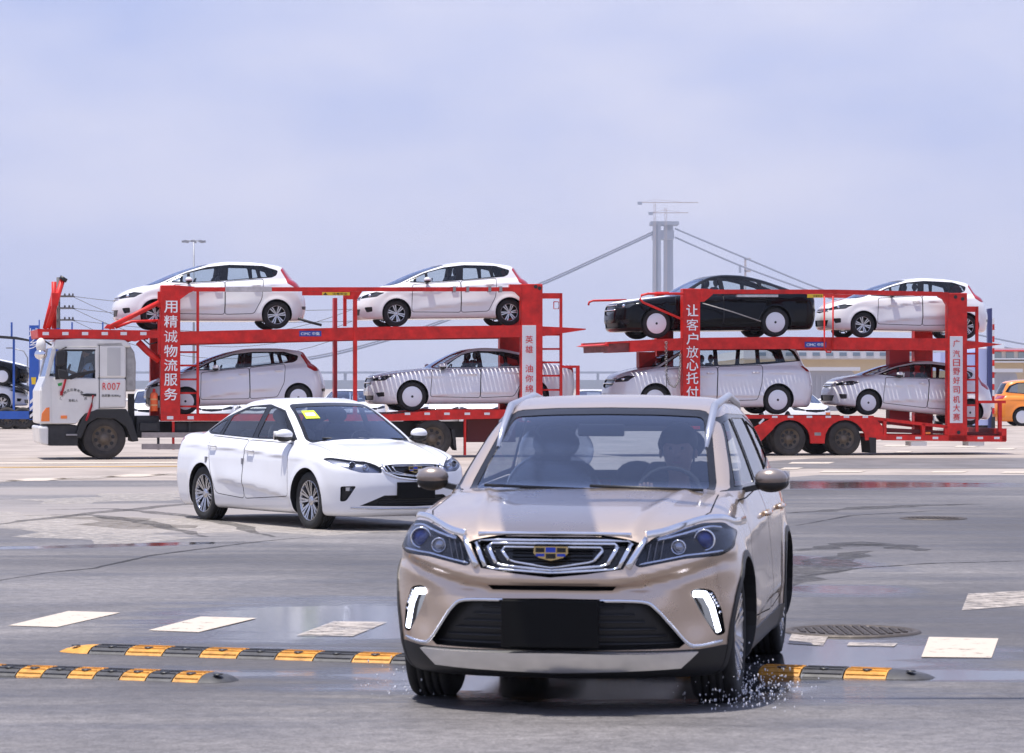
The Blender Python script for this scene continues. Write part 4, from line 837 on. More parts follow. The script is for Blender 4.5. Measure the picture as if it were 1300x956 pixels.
sedan2 = empty('black_sedan'); make_car(AC, sedan2, BLACKP, 'disc', .014, None, hoodp(.16, 1.34, .42, .66))
mini = empty('silver_minivan'); make_car(VC, mini, mat('dummy', (1, 1, 1)) and paintmat('pearl_paint', (.70, .70, .74), .3, .05), 'disc', .014)
PEARL = MATS['pearl_paint']
def repaint(root, old, new):
    for o in [root] + list(root.children_recursive):
        if o.type == 'MESH' and any(m is old for m in o.data.materials):
            o.data = o.data.copy()
            for i, m in enumerate(o.data.materials):
                if m is old: o.data.materials[i] = new
def discs(root, c):
    for w_ in [o for o in root.children if o.name.startswith('wheel') and not o.name.startswith('wheel_')]:
        rr = c.r * .66; w2 = c.tw / 2
        MB().lathe([(w2 * .8, rr * .98), (w2 * .98, rr * .99), (w2 * 1.02, rr * .96), (w2 * 1.03, .03), (w2 * 1.03, .001)], 36).build('wheel_cover', DISC, w_)
        MB().lathe([(w2 * 1.03, .028), (w2 * 1.12, .022), (w2 * 1.12, .001)], 12).build('hub_cap', BLK, w_)
# ------------------------------------------------------------------ the transporter's own frame
YAW = R(13); EX, EY = math.cos(YAW), math.sin(YAW); NXX, NYY = -EY, EX
k0 = (50 - 650) / FPX; t0_ = (k0 * 64.7 + 9.04) / (EX - k0 * EY); OX, OY = -9.04 + t0_ * EX, 64.7 + t0_ * EY
def tk(px, py, w_=0):
    """along-and-up position, in metres of the transporter's frame, of a measured point on its side"""
    k = (px - 650) / FPX; t = (k * (OY + w_ * NYY) - OX - w_ * NXX) / (EX - k * EY); Y = OY + t * EY + w_ * NYY
    return t, CAMH - (py - HOR) * Y / FPX
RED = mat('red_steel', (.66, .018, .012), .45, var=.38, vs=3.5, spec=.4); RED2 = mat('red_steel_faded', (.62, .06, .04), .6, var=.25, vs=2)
CABW = mat('cab_white', (.70, .69, .66), .35, coat=.6, var=.1, vs=1.5); GREY = mat('grey_steel', (.33, .32, .32), .5, .3, var=.3); GRT = mat('deck_steel', (.25, .08, .07), .6, .3, var=.4)
REFL = mat('reflector_white', (.72, .72, .74), .3); STEELD = mat('chassis_black', (.025, .025, .027), .6, var=.4, vs=4); LET = mat('letter_silver', (.85, .86, .88), .45); REDT = mat('letter_red', (.65, .02, .02), .5)
W_ = 2.45
class Rig:
    def __init__(s, px): s.t = tk(px, 500)[0]; s.root = empty('car_transporter', (OX + s.t * EX, OY + s.t * EY, 0), (0, 0, YAW))
    def p(s, px, py, w_=0): t, z = tk(px, py, 0); return (t - s.t, w_, z)
    def plate(s, name, poly, w0=0, w1=.1, m=None, parent=None, bevel=0, both=False):
        q = [(s.p(*a)[0], s.p(*a)[2]) for a in poly]; o = MB().prism(q, w0, w1, 'xz').build(name, m or RED, parent or s.root, bevel)
        if both: MB().prism(q, W_ - w1, W_ - w0, 'xz').build(name, m or RED, parent or s.root, bevel)
        return o
    def rect(s, name, x0, y0, x1, y1, w0=0, w1=.1, m=None, parent=None, bevel=0, both=False): return s.plate(name, [(x0, y0), (x1, y0), (x1, y1), (x0, y1)], w0, w1, m, parent, bevel, both)
    def line(s, name, pts, r, w_=0, m=None, parent=None, n=8): return MB().tube([s.p(a[0], a[1], a[2] if len(a) > 2 else w_) for a in pts], r, n).build(name, m or RED, parent or s.root)
    def beam(s, name, a, b, r, w_=0.05, m=None, parent=None): p, q = s.p(*a), s.p(*b); return MB().beam((p[0], w_, p[2]), (q[0], w_, q[2]), r, r).build(name, m or RED, parent or s.root)
    def deck(s, x0, x1, yf, pitch=.10, gap=.038):
        """cross slats of both wheel tracks; light falls through between them"""
        a, b = s.p(x0, 0)[0], s.p(x1, 0)[0]; za, zb_ = s.p(x0, yf[0])[2], s.p(x1, yf[1])[2]; m = MB(); n = int((b - a) / pitch)
        for k in range(n):
            t = a + k * pitch; z = za + (zb_ - za) * k / n
            for w0, w1 in ((.09, .92), (1.53, W_ - .09)): m.box((t, w0, z - .05), (t + pitch - gap, w1, z - .01))
        o = m.build('deck_grating', GRT, s.root, fix=False); return o
    def ladder(s, xr, xl, y0, y1, rungs, w_=.04):
        o = s.rect('ladder_rail', xr - 1.6, y0, xr + 1.6, y1, w_, w_ + .06)
        for y in rungs: s.line('rung', [(xl, y), (xr, y)], .022, w_ + .03, parent=None)
        return o
    def reflectors(s, y, xs, h=4, w=8, ww=-.006):
        for x in xs: s.rect('reflector', x, y, x + w, y + h, ww, ww + .004, REFL)
    def letters(s, txt, px, pys, wd, ht, m, ww=-.012, name='letter'):
        for ch, py in zip(txt, pys):
            if ch == ' ': continue
            a, b = s.p(px - wd / 2, py - ht / 2), s.p(px + wd / 2, py + ht / 2)
            text(name, ch, .5, m, s.root, ((a[0] + b[0]) / 2, ww, (a[2] + b[2]) / 2), fit=(b[0] - a[0], a[2] - b[2]), depth=.003, bold=.004 if m is LET and ch not in '客诚放' else 0)
T = Rig(50); T.root.name = 'red_car_transporter_truck'; tag(T.root, 'white cab truck with red double deck car transporter body, number R007 on its door', 'truck')
# cab shell
T.plate('cab_body', [(50, 496), (55.6, 484), (58.5, 477), (121.5, 480), (160, 480), (160, 518), (123, 519), (108, 525), (96.6, 538.5), (50, 538.5)], 0, 2.3, CABW, bevel=.05)
T.plate('cab_rear_panel', [(122, 441), (119, 434), (155, 433), (160, 441), (160, 480), (122, 480)], 0, 2.3, CABW, bevel=.04)
T.plate('cab_roof', [(70, 431), (100, 429.5), (158, 431), (166, 437), (166, 441), (68, 442)], 0, 2.3, CABW, bevel=.06)
for w0 in (0, 2.2): T.plate('cab_pillar', [(66.5, 441), (71, 441), (71, 447), (62, 480), (57, 480)], w0, w0 + .1, CABW, bevel=.02)
T.plate('windshield', [(68.5, 441), (69.5, 441), (59.5, 480), (58.5, 480)], .1, 2.2, WSG)
T.plate('cab_air_deflector', [(160, 436), (165, 438), (171, 447), (173, 460), (172.5, 497), (160, 497)], .05, 2.25, mat('deflector_grey', (.35, .34, .33), .5, var=.3), bevel=.04)
T.plate('cab_door', [(64.5, 482), (124, 480.5), (125.5, 500), (125, 519.5), (108, 525), (96.6, 537.5), (66, 537.5)], -.014, .0, CABW, bevel=.006)
for poly in ([(69, 441.5), (123.5, 441.5), (123.5, 444), (74, 444)], [(120.5, 444), (123.5, 444), (124, 481), (121, 480)]): T.plate('door_frame', poly, -.014, .03, CABW)
T.plate('door_window_seal', [(74, 443.5), (121, 443.5), (121, 446), (76, 446)], -.018, -.004, BLK)
T.plate('door_window_seal', [(83, 479), (95, 474), (121, 469.5), (121, 472.5), (96, 479.5), (90, 482)], -.018, .05, BLK)
for w0 in (.02, 2.26): T.plate('side_window', [(74, 444), (121, 444), (121, 471), (95, 476), (86, 481), (66, 481)], w0, w0 + .006, GLASS)
T.plate('corner_trim', [(70, 452), (82, 445), (86, 447), (84, 480), (70, 482)], -.016, .02, BLK, bevel=.01)
T.rect('rear_quarter_recess', 136, 441.5, 153, 477, -.008, .002, mat('recess_grey', (.5, .5, .49), .5), bevel=.004)
T.rect('cab_seam', 125.6, 438, 126.5, 518, -.004, .01, DARK)
T.plate('cab_lower_panel', [(60, 540), (98, 540), (101, 548), (98, 566), (63, 566)], .05, 2.2, STEELD)
T.plate('bumper', [(48.3, 541), (61.5, 541), (61.5, 566), (51, 564)], -.02, 2.3, CABW, bevel=.05)
T.plate('corner_lamp', [(52, 535), (63, 535), (63, 517), (58.5, 517.6), (53, 525)], -.012, .02, mat('amber_lamp', (.85, .20, .02), .2, coat=1), bevel=.01)
T.rect('side_marker_lamp', 77, 527.5, 85, 531.5, -.03, -.01, MATS['amber_lamp'])
T.plate('wheel_fender', [(97, 548), (102, 536), (108, 525.5), (123, 519.5), (160, 519), (168, 533), (176, 560), (167, 561), (160, 542), (146, 532), (123, 531), (111, 538), (103, 557), (97, 555)], -.03, .55, BLK, bevel=.02)
T.plate('grab_recess', [(102, 501), (110, 499.5), (122, 500), (122, 503), (110, 503.5)], -.03, -.012, BLK)
T.rect('step', 84, 551, 98, 553, -.03, .3, GREY)
for pts in ([(118, 502), (116, 515), (112, 527), (109, 534)], [(84, 478), (81, 490), (78, 500)]): T.line('red_ribbon', pts, .025, -.05, mat('ribbon_red', (.35, .01, .02), .8))
T.plate('tie_tassel', [(76, 497), (80, 496), (79, 502), (76, 502)], -.07, -.04, MATS['ribbon_red'])
T.letters('R007', 0, [], 0, 0, REDT)
for i, ch in enumerate('R007'): T.letters(ch, 132.5 + i * 5.9, [490.5], 4.6, 9, REDT, -.01)
def line_text(s, txt, x0, x1, y, h, m, ww=-.018):
    a, b = s.p(x0, y - h / 2), s.p(x1, y + h / 2); return text('lettering', txt, .2, m, s.root, ((a[0] + b[0]) / 2, ww, (a[2] + b[2]) / 2), fit=(b[0] - a[0], a[2] - b[2]), depth=.002)
line_text(T, '总质量18280Kg', 129, 153, 502.5, 4, STEELD, -.006); line_text(T, '准乘2人', 87, 99, 508.5, 3.6, STEELD)
T.plate('green_badge', [(73, 487), (79, 485.5), (78, 489.5), (74, 490.5)], -.02, -.012, mat('badge_green', (.02, .3, .06), .4))
for i, ch in enumerate('广州物流运输有限公司'):
    a = R(180 - 18 - i * 16); cx, cy = 93 + 16 * math.cos(a), 511 - 16 * math.sin(a); p = T.p(cx, cy); text('lettering', ch, .07, STEELD, T.root, (p[0], -.018, p[2]), (R(90), R(-(90 - math.degrees(a))) * -1, 0), depth=.002)
# mirrors and cab interior
m_ = T.plate('door_mirror', [(70, 446), (78, 443), (82, 447), (82, 462), (76, 466), (70, 464)], -.32, -.22, BLK, bevel=.03); T.plate('door_mirror', [(72, 468), (84, 470), (87, 482), (74, 481)], -.34, -.22, BLK, bevel=.03)
T.line('mirror_arm', [(84, 441, 0), (76, 444, -.27), (76, 478, -.27), (84, 480, 0)], .018, m=BLK)
T.line('front_mirror_arm', [(66, 438, .2), (56, 432, .1), (52, 438, .05)], .02, m=BLK); p = T.p(52, 450); MB().sphere(p, .16, 16, 10, (.9, .9, .75)).build('front_mirror', CHR, T.root); MB().sphere((p[0], p[1], p[2] + .2), .14, 14, 10, (.8, .9, 1.2)).build('front_mirror_housing', CABW, T.root)
c0 = T.p(100, 481); MB().box((c0[0] - .55, .1, c0[2] - .2), (c0[0] - .25, 2.2, c0[2] + .12)).build('dashboard', DARK, T.root)
for w0 in (.5, 1.65): MB().beam((c0[0] + .28, w0, c0[2] - .1), (c0[0] + .42, w0, c0[2] + .55), .14, .46, up=(1, 0, 0)).build('cab_seat', SEATM, T.root, bevel=.04)
wv = [(c0[0] - .22 + .07 * math.sin(a), .5 + .22 * math.cos(a), c0[2] + .12 + .2 * math.sin(a)) for a in [2 * math.pi * k / 20 for k in range(21)]]; MB().tube(wv, .018, 6, cap=False).build('steering_wheel', DARK, T.root)
# front overhang above the cab and the folding arms
T.plate('overhang_beam', [(47.5, 417.5), (202, 419.6), (202, 429), (186, 429.5), (172, 433.5), (160, 432), (150, 430.5), (49, 428.5)], 0, .12, both=True)
T.plate('overhang_cross_beam', [(47.5, 418), (53, 418), (53, 428), (48.5, 428)], .12, W_ - .12); T.deck(54, 204, (418, 419.5))
T.reflectors(421.5, (54, 79, 104, 129, 153, 178))
for (a, b, w0, r) in (((61, 417), (80, 354), .08, .062), ((70, 417), (70, 357), .35, .055), ((66, 415), (78.5, 365), 2.3, .055)): T.line('folding_arm', [a, b], r, w0)
T.rect('arm_bracket', 66, 372, 74, 388, .0, .4); T.line('arm_head', [(79.5, 356, .08), (82, 352, .08)], .09, m=BLK)
T.line('stabiliser_tube', [(138, 416), (202, 384)], .055, .0); T.line('stabiliser_tube', [(147, 416), (168, 408), (202, 407)], .03, .1); T.plate('hinge_plate', [(132, 417), (136, 412), (144, 412), (146, 418)], -.02, .1)
T.line('strut', [(176, 434), (188, 446), (203, 458)], .075, .12); T.line('hydraulic_hose', [(183, 431), (190, 437), (202, 434)], .015, .1, BLK)
# first portal: post, ladder, top rail
def post(s, name, poly, both=True): return s.plate(name, poly, 0, .22, RED, both=both, bevel=.012)
post(T, 'front_post', [(204, 362), (229, 362), (229, 534), (204, 534)])
T.plate('post_gusset', [(229, 362.5), (247, 364), (247, 369), (240, 372), (229, 380)], 0, .12, both=True)
T.rect('post_side_rib', 200.5, 370, 204, 390, .02, .1); T.rect('post_side_rib', 200.5, 405, 204, 450, .02, .1)
T.rect('top_rail', 247, 364.6, 286, 370, 0, .12); T.rect('top_rail', 345, 364.6, 655, 369.8, 0, .12); T.rect('top_rail_sleeve', 286, 364, 345, 370.4, -.01, .13, mat('pale_grey_steel', (.55, .52, .52), .5, var=.3)); T.rect('top_rail', 247, 364.6, 655, 369.8, W_ - .12, W_)
for x in (575, 592, 620, 634): T.rect('rail_clamp', x, 363.6, x + 3.5, 371, -.015, .13, GREY)
T.rect('inner_rail', 384, 370.5, 446, 375, 0, .08); T.rect('warning_sticker', 409, 371, 444, 375, -.006, .0, mat('warn_yellow', (.75, .5, .02), .5)); line_text(T, '注意安全', 422, 441, 373, 3, STEELD, -.01)
T.plate('warning_triangle', [(410, 374.5), (413, 371.3), (416, 374.5)], -.01, -.006, STEELD)
T.ladder(251.5, 229, 368, 527, (447, 464, 481.6, 499, 516)); T.reflectors(528.3, (212, 238))
# upper deck side beams, middle pillars, rear portal
T.plate('upper_deck_beam', [(229, 421), (480, 414.8), (662, 413), (689, 414), (689, 427), (662, 428), (480, 430.6), (229, 437)], .02, .12, both=True)
T.plate('deck_ramp_tip', [(689, 414.3), (714, 415.5), (744, 417.2), (744, 418.6), (689, 427)], .02, .3, both=True)
T.deck(230, 735, (420, 415.5)); T.rect('maker_plate', 380, 420, 408, 427, .008, .02, mat('plate_blue', (.02, .05, .30), .4)); line_text(T, 'CIMC 中集', 382, 406, 423.6, 4.4, LET, .004)
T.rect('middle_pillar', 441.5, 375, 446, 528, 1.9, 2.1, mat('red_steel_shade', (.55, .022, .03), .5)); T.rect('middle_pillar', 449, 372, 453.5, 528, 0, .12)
T.rect('middle_pillar', 439, 375, 443, 414, .3, .38); T.plate('pillar_gusset', [(432, 370), (460, 370), (453.5, 380), (440, 380)], .0, .06)
post(T, 'rear_post', [(662, 360.5), (689, 360.5), (689, 536), (662, 536)]); T.plate('post_gusset', [(647, 361), (662, 361), (662, 378), (655, 371), (647, 368)], -.004, .12, both=True)
T.rect('banner_board', 662.8, 413, 680.3, 534, -.02, -.004, mat('banner_white', (.72, .72, .74), .5), bevel=.003)
T.letters('英雄 油你绵', 671.5, [431, 443.5, 455, 468, 480.5, 493.5], 9.5, 9.5, REDT, -.03)
T.ladder(713, 689, 372, 534, (425, 443, 460, 477, 495, 512, 526)); T.rect('ladder_top_bar', 689, 372, 713, 379, .04, .1); T.line('ladder_hook', [(704, 383), (710, 383), (710, 392), (704, 392), (704, 383)], .012, .07)
T.rect('tail_rail', 714.6, 464, 736, 467, .0, .08, both=True); T.rect('tail_rail_post', 732, 467, 736, 536, .0, .08, both=True); T.rect('tail_cross_rail', 732, 464, 736, 467, .08, W_ - .08)
# chassis and lower deck
T.rect('lower_deck_beam', 204, 526, 500, 534.5, .02, .14, both=True); T.plate('lower_deck_beam', [(500, 526), (560, 520), (740, 520), (740, 529), (500, 534.5)], .02, .14, both=True); T.deck(230, 736, (527, 521))
T.reflectors(523.8, (514, 539, 564, 590, 615), 3, 7, .012)
T.rect('chassis_rail', 150, 536, 740, 556, .7, .85, STEELD); T.rect('chassis_rail', 150, 536, 740, 556, 1.6, 1.75, STEELD)
T.rect('battery_box', 174, 528, 203, 556, .15, .8, STEELD, bevel=.02); T.rect('air_tank', 178, 537, 200, 547, .02, .2, STEELD); T.rect('tool_box', 222, 536, 300, 549, .15, 1.0, STEELD, bevel=.02)
T.rect('exhaust_stack', 166, 500, 173, 560, .4, .7, STEELD); T.rect('side_guard', 180, 549, 250, 555.5, .0, .05, mat('side_guard_grey', (.33, .29, .28), .55, var=.3)); T.rect('side_guard', 180, 563.5, 250, 570.5, .0, .05, MATS['side_guard_grey'])
for x in (200, 219, 240, 290): T.rect('guard_bracket', x, 535, x + 3, 571, .06, .12, RED if x == 219 else STEELD)
T.rect('frame_panel', 600, 529, 662, 562, .6, .75, mat('dark_red_steel', (.12, .012, .012), .6)); T.rect('frame_leg', 590, 529, 592.5, 578, .05, .15, RED); T.plate('mud_flap', [(574, 545), (579, 545), (581, 572), (577, 566)], .1, .6, BLK)
T.rect('frame_leg', 700, 529, 704, 565, .3, .5, STEELD)
p = T.p(196, 510); fe = empty('fire_extinguisher', (0, 0, 0)); 
def w2(s, q): v = s.root.matrix_basis @ Vector(q); return v
bpy.context.view_layer.update()
fe.location = w2(T, (p[0], .08, T.p(196, 522)[2])); fe.rotation_euler = (0, 0, YAW); tag(fe, 'orange red fire extinguisher canister hanging in front of the first red post', 'fire extinguisher')
MB().lathe([(0, .001), (0, .085), (.38, .085), (.42, .05), (.42, .001)], 20, ax='z').build('cylinder', mat('extinguisher_orange', (.75, .12, .03), .35), fe); MB().lathe([(.42, .035), (.5, .03), (.5, .001)], 12, ax='z').build('valve', RED, fe)
for y in (.12, .25): MB().lathe([(y, .087), (y + .03, .087)], 20, ax='z').build('band', mat('faded_label', (.7, .35, .15), .5), fe)
def truckwheel(s, px, w_, r, side=-1, wd=.29):
    t = s.p(px, 500)[0]; return make_wheel(s.root, t, w_, r, wd, 'truck', side)
for w_ in (.16, 2.29): truckwheel(T, 133, w_, .47, -1 if w_ < 1 else 1)
for w_ in (.18, .52, 1.93, 2.27): truckwheel(T, 550, w_, .44, -1 if w_ < 1 else 1)
# ------------------------------------------------------------------ the rear trailer
G = Rig(765); G.root.name = 'red_car_trailer'; tag(G.root, 'red double deck car trailer on two axles coupled behind the transporter truck, on the right', 'trailer')
G.plate('upper_deck_beam', [(800, 432.5), (867, 429), (1000, 427.5), (1203, 429.6), (1227, 432), (1227, 444), (1203, 445), (1000, 443), (890, 443.5), (800, 446.8)], .02, .14, both=True)
G.plate('deck_flap', [(772.5, 434.5), (801, 433), (801, 446), (773, 447)], .10, W_ - .1, mat('dark_flap', (.25, .06, .06), .6, var=.4)); G.plate('deck_flap_tip', [(764, 438), (773, 436), (773, 439.5)], .02, W_ - .02); G.plate('flap_edge', [(771, 434), (801, 432.4), (801, 435), (771, 436.5)], 0, .2, both=True)
G.deck(802, 1228, (432, 429.5)); G.plate('deck_ramp_tip', [(1227, 432.5), (1243, 434), (1273, 437), (1243, 441.5), (1227, 443.5)], .02, .3, both=True)
G.rect('top_rail', 903, 367.6, 1060, 373, 0, .12); G.plate('top_rail', [(1060, 367.6), (1197, 370.5), (1197, 376), (1060, 373.5)], 0, .12); G.plate('top_rail', [(890, 367.6), (1060, 367.6), (1210, 370.5), (1210, 376), (1060, 373.5), (890, 373)], W_ - .12, W_)
G.rect('rail_sleeve', 936, 374, 988, 377, .0, .1, MATS['pale_grey_steel']); G.rect('warning_sticker', 1025, 373.5, 1045, 378, -.006, .02, MATS['warn_yellow']); line_text(G, '注意安全', 1032, 1044, 375.8, 2.8, STEELD, -.01)
post(G, 'front_post', [(867, 366.5), (889, 366.5), (889, 545), (867, 545)]); G.plate('post_gusset', [(889, 366.5), (905, 367), (905, 374), (894, 383), (889, 383)], -.004, .12, both=True)
G.letters('让客户放心托付', 878.8, [394, 412.3, 430, 446.8, 463, 480, 498], 15, 15, LET); T.letters('用精诚物流服务', 216.7, [389.5, 408, 427, 445.5, 463.5, 482, 500.5], 17, 15.5, LET)
G.line('guard_hoop', [(867, 373), (822, 373), (814, 375), (812, 380), (816, 384), (867, 406)], .028, -.03); G.line('guard_hoop', [(780, 384), (781, 380), (786, 378), (830, 377)], .025, 2.4)
G.line('hanging_loop', [(1046, 376), (1046, 442), (1049, 447), (1054, 447), (1057, 442), (1057, 376)], .02, -.03)
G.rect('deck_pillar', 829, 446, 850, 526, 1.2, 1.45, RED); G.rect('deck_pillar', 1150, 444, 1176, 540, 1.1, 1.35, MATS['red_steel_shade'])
G.rect('maker_plate', 1022, 434, 1049, 441, .008, .02, MATS['plate_blue']); line_text(G, 'CIMC 中集', 1024, 1047, 437.6, 4.4, LET, .004)
post(G, 'rear_post', [(1204, 372), (1228, 372), (1228, 560), (1204, 560)]); G.plate('post_gusset', [(1192, 371), (1204, 371), (1204, 390), (1198, 380), (1192, 377)], -.004, .12, both=True)
G.rect('banner_board', 1205.8, 427, 1221.8, 537, -.02, -.004, MATS['banner_white'], bevel=.003); G.letters('广汽日野好司机大赛', 1213.8, [436, 449, 460.5, 471.5, 483, 495, 507, 518, 529.5], 8.6, 9, REDT, -.03)
G.ladder(1241.5, 1228, 389, 548, (449, 465, 482, 498.6, 514.5, 530.6)); G.rect('ladder_top_bar', 1228, 389, 1241.5, 396, .04, .1)
G.rect('tail_rail', 1244, 508.5, 1277, 512, 0, .08, both=True); G.rect('tail_rail_post', 1268, 512, 1272, 548, 0, .08, both=True); G.plate('tail_end_plate', [(1272, 544), (1278, 544), (1278, 560), (1272, 560)], 0, W_)
for x, y in ((1213, 377), (1222, 379.5), (1217, 549)): G.line('bolt', [(x, y, -.012), (x, y, .0)], .045, m=STEELD)
for x, y in ((680, 364), (685, 366)): T.line('bolt', [(x, y, -.012), (x, y, .0)], .045, m=STEELD)
def arc(cx, cy, r, a0, a1, n=10): return [(cx + r * math.cos(R(a0 + (a1 - a0) * k / n)), cy - r * math.sin(R(a0 + (a1 - a0) * k / n))) for k in range(n + 1)]
G.plate('wheel_side_panel', [(986, 527.7), (1108.7, 527.7), (1121, 542), (1121, 558)] + arc(1073, 559, 26, 0, 180) + [(1047, 563), (1029, 563)] + arc(1003, 559, 26, 0, 150) + [(962, 564), (948, 547.5)], 0, .06, both=True)
G.rect('drawbar_beam', 800, 527, 990, 531.5, .02, .14, both=True); G.deck(800, 1110, (528, 528.3)); G.reflectors(527.9, (1000, 1024, 1048, 1071, 1095, 980), 2.6, 7); G.rect('fender_plate', 1034, 549, 1042, 553, -.012, -.002, GREY)
G.plate('reflector', [(963, 537), (969, 531), (970.5, 533), (964.5, 539)], -.01, -.002, REFL)
G.plate('rear_base_beam', [(1121, 551.5), (1277, 553.5), (1277, 561), (1121, 559)], 0, .14, both=True); G.reflectors(554.5, (1138, 1162, 1184, 1241, 1262), 3, 7)
G.plate('ramp_rail', [(1109, 529), (1203, 540), (1203, 544), (1109, 533)], .02, .12, both=True)
for x, y in ((1122, 531), (1171, 537), (1200, 541)): G.rect('ramp_post', x, y, x + 4, 552, .02, .12)
G.plate('ramp_floor', [(1124, 543), (1203, 547), (1272, 551), (1272, 553), (1124, 549)], .15, W_ - .15, MATS['dark_red_steel'])
G.rect('chassis_rail', 800, 532, 1130, 548, .75, .9, STEELD); G.rect('chassis_rail', 800, 532, 1130, 548, 1.5, 1.65, STEELD)
for x in (1157, 1230): G.rect('support_pad', x, 560.5, x + 20, 566, .02, .4, CABW)
G.plate('mud_flap', [(1103, 555), (1112, 556), (1112, 575), (1105, 575)], -.02, .6, BLK); G.rect('side_marker_lamp', 1049, 523.5, 1054, 526.5, .0, .05, MATS['amber_lamp']); G.rect('side_marker_lamp', 1175, 548.5, 1181, 551, -.02, .0, MATS['amber_lamp'])
for px in (1003, 1073):
    for w_ in (.16, .46, 1.99, 2.29): truckwheel(G, px, w_, .40, -1 if w_ < 1 else 1, .26)
def chain(pts, r=.03):
    m = MB(); P = dens(pts, 8)
    for k, (a, b) in enumerate(zip(P[:-1], P[1:])):
        a, b = Vector(a), Vector(b); d = (b - a); u = Vector((0, 1, 0)) if k % 2 else Vector((1, 0, 0)); q = [a, a + d * .2 + u * r, b - d * .2 + u * r, b, b - d * .2 - u * r, a + d * .2 - u * r, a]; m.tube(q, .009, 5, cap=False)
    return m
m_ = chain([G.p(845, 434, -.05), G.p(845, 455, -.05), G.p(845, 475, -.06), G.p(849, 488, -.06), G.p(855, 492, -.06), G.p(861, 484, -.06), G.p(863, 465, -.05), G.p(863, 448, -.03)]); m_.build('lashing_chain', GREY, G.root)
T.line('tie_down_strap', [(380, 404), (396, 409), (410, 412.5)], .03, .2, STEELD); G.line('tie_down_strap', [(892, 385), (930, 396), (966, 408)], .012, .0, GREY)
# ------------------------------------------------------------------ cars on the decks
def onrig(root, c, fw, rw, label, cat, wc=W_ / 2, grp='new cars loaded on the transporter'):
    wn = wc - .72; (t1, z1), (t2, z2) = tk(*fw, wn), tk(*rw, wn); s = (t2 - t1) / (c.wheels[1] - c.wheels[0]); pit = math.atan2(z2 - z1, t2 - t1); a = t1 - c.wheels[0] * s
    root.location = (OX + a * EX + wc * NXX, OY + a * EY + wc * NYY, z1 - c.wheels[0] * s * math.tan(pit)); root.rotation_euler = (0, -pit, YAW); root.scale = (s, s, s); tag(root, label, cat, grp); print(label[:30], 'scale', round(s, 3))
h2, h3, h4, h5 = [copy_tree(hatch) for _ in range(4)]
onrig(hatch, HC, (197, 417.5), (350.5, 417.5), 'white hatchback at the front of the upper deck, nose above the truck cab', 'car')
onrig(h2, HC, (502.8, 414.8), (646, 413.2), 'white hatchback at the rear of the truck upper deck, behind the top rail', 'car')
repaint(h3, WHITE, PEARL); discs(h3, HC); onrig(h3, HC, (235.7, 526), (379, 521), 'pearl hatchback on the lower deck behind the white sedan roof', 'car')
onrig(h4, HC, (1094.6, 428.4), (1225, 430.5), 'white hatchback at the rear of the trailer upper deck', 'car')
discs(h5, HC); onrig(h5, HC, (1100.3, 527), (1230, 539.5), 'white hatchback on the lower trailer deck sloping down to the rear, with wheel covers', 'car')
s2 = copy_tree(sedan2); repaint(s2, BLACKP, MATS['pearl_paint']); onrig(s2, AC, (521.6, 522), (674.8, 521), 'pearl sedan with wheel covers on the truck lower deck', 'car')
BONNETW = mat('bonnet_white', (.75, .75, .78), .35)  # plain white colour for the black sedan's bonnet
for h_ in sedan2.children:
    if h_.name.split('.')[0] == 'hood': h_.data = h_.data.copy(); h_.data.materials[0] = BONNETW
onrig(sedan2, AC, (831, 429.5), (981.5, 427.8), 'black sedan with white wheel covers on the trailer upper deck', 'car')
onrig(mini, VC, (829, 526), (984.4, 526), 'pearl silver minivan on the trailer lower deck', 'minivan')
# ------------------------------------------------------------------ yard behind: far cars, blue carriers, van, buildings
def far(src, X, Y, rot, label, cat='car', z=0, s=1, grp='cars parked in the yard behind the transporter', paint=None, old=WHITE, pitch=0):
    keep = ('body', 'hood', 'door', 'window_trim', 'windshield', 'windshield_seal', 'side_window', 'rear_window', 'wheel', 'headlight_housing', 'headlight', 'tail_light', 'grille', 'lower_intake', 'mirror', 'underbody', 'wheel_arch', 'dashboard')
    c = src.copy(); COL.objects.link(c)
    for k in ('label', 'category', 'group'):
        if k in c: del c[k]
    for ch in src.children:
        if ch.name.split('.')[0] in keep:
            d = ch.copy(); COL.objects.link(d); d.parent = c
            if d.name.split('.')[0] in ('wheel', 'mirror'):
                for g_ in ch.children:
                    if g_.name.split('.')[0] in ('tyre', 'wheel_cover', 'mirror_cap'): e = g_.copy(); COL.objects.link(e); e.parent = d
    if paint: repaint(c, old, paint)
    c.location = (X, Y, z); c.rotation_euler = (0, pitch, rot); c.scale = (s, s, s); tag(c, label, cat, grp); return c
BLU = mat('blue_steel', (.02, .10, .45), .4, var=.2, vs=2); NAVY = mat('navy_steel', (.04, .05, .16), .5); LILAC = mat('pale_blue_panel', (.45, .50, .75), .5)
def at(px, py, Y): return ((px - 650) * Y / FPX, Y, CAMH - (py - HOR) * Y / FPX)
names = ['white parked car seen between the cab and the first red post', 'white parked car left of the middle red pillars', 'white parked car right of the middle red pillars, behind the white sedan roof', 'white parked car seen below the pearl sedan', 'white parked car in the gap behind the truck tail', 'white parked car just behind the champagne car roof', 'white parked car between minivan and lower trailer hatchback', 'white parked car seen under the trailer ramp', 'white parked car behind the trailer rear post']
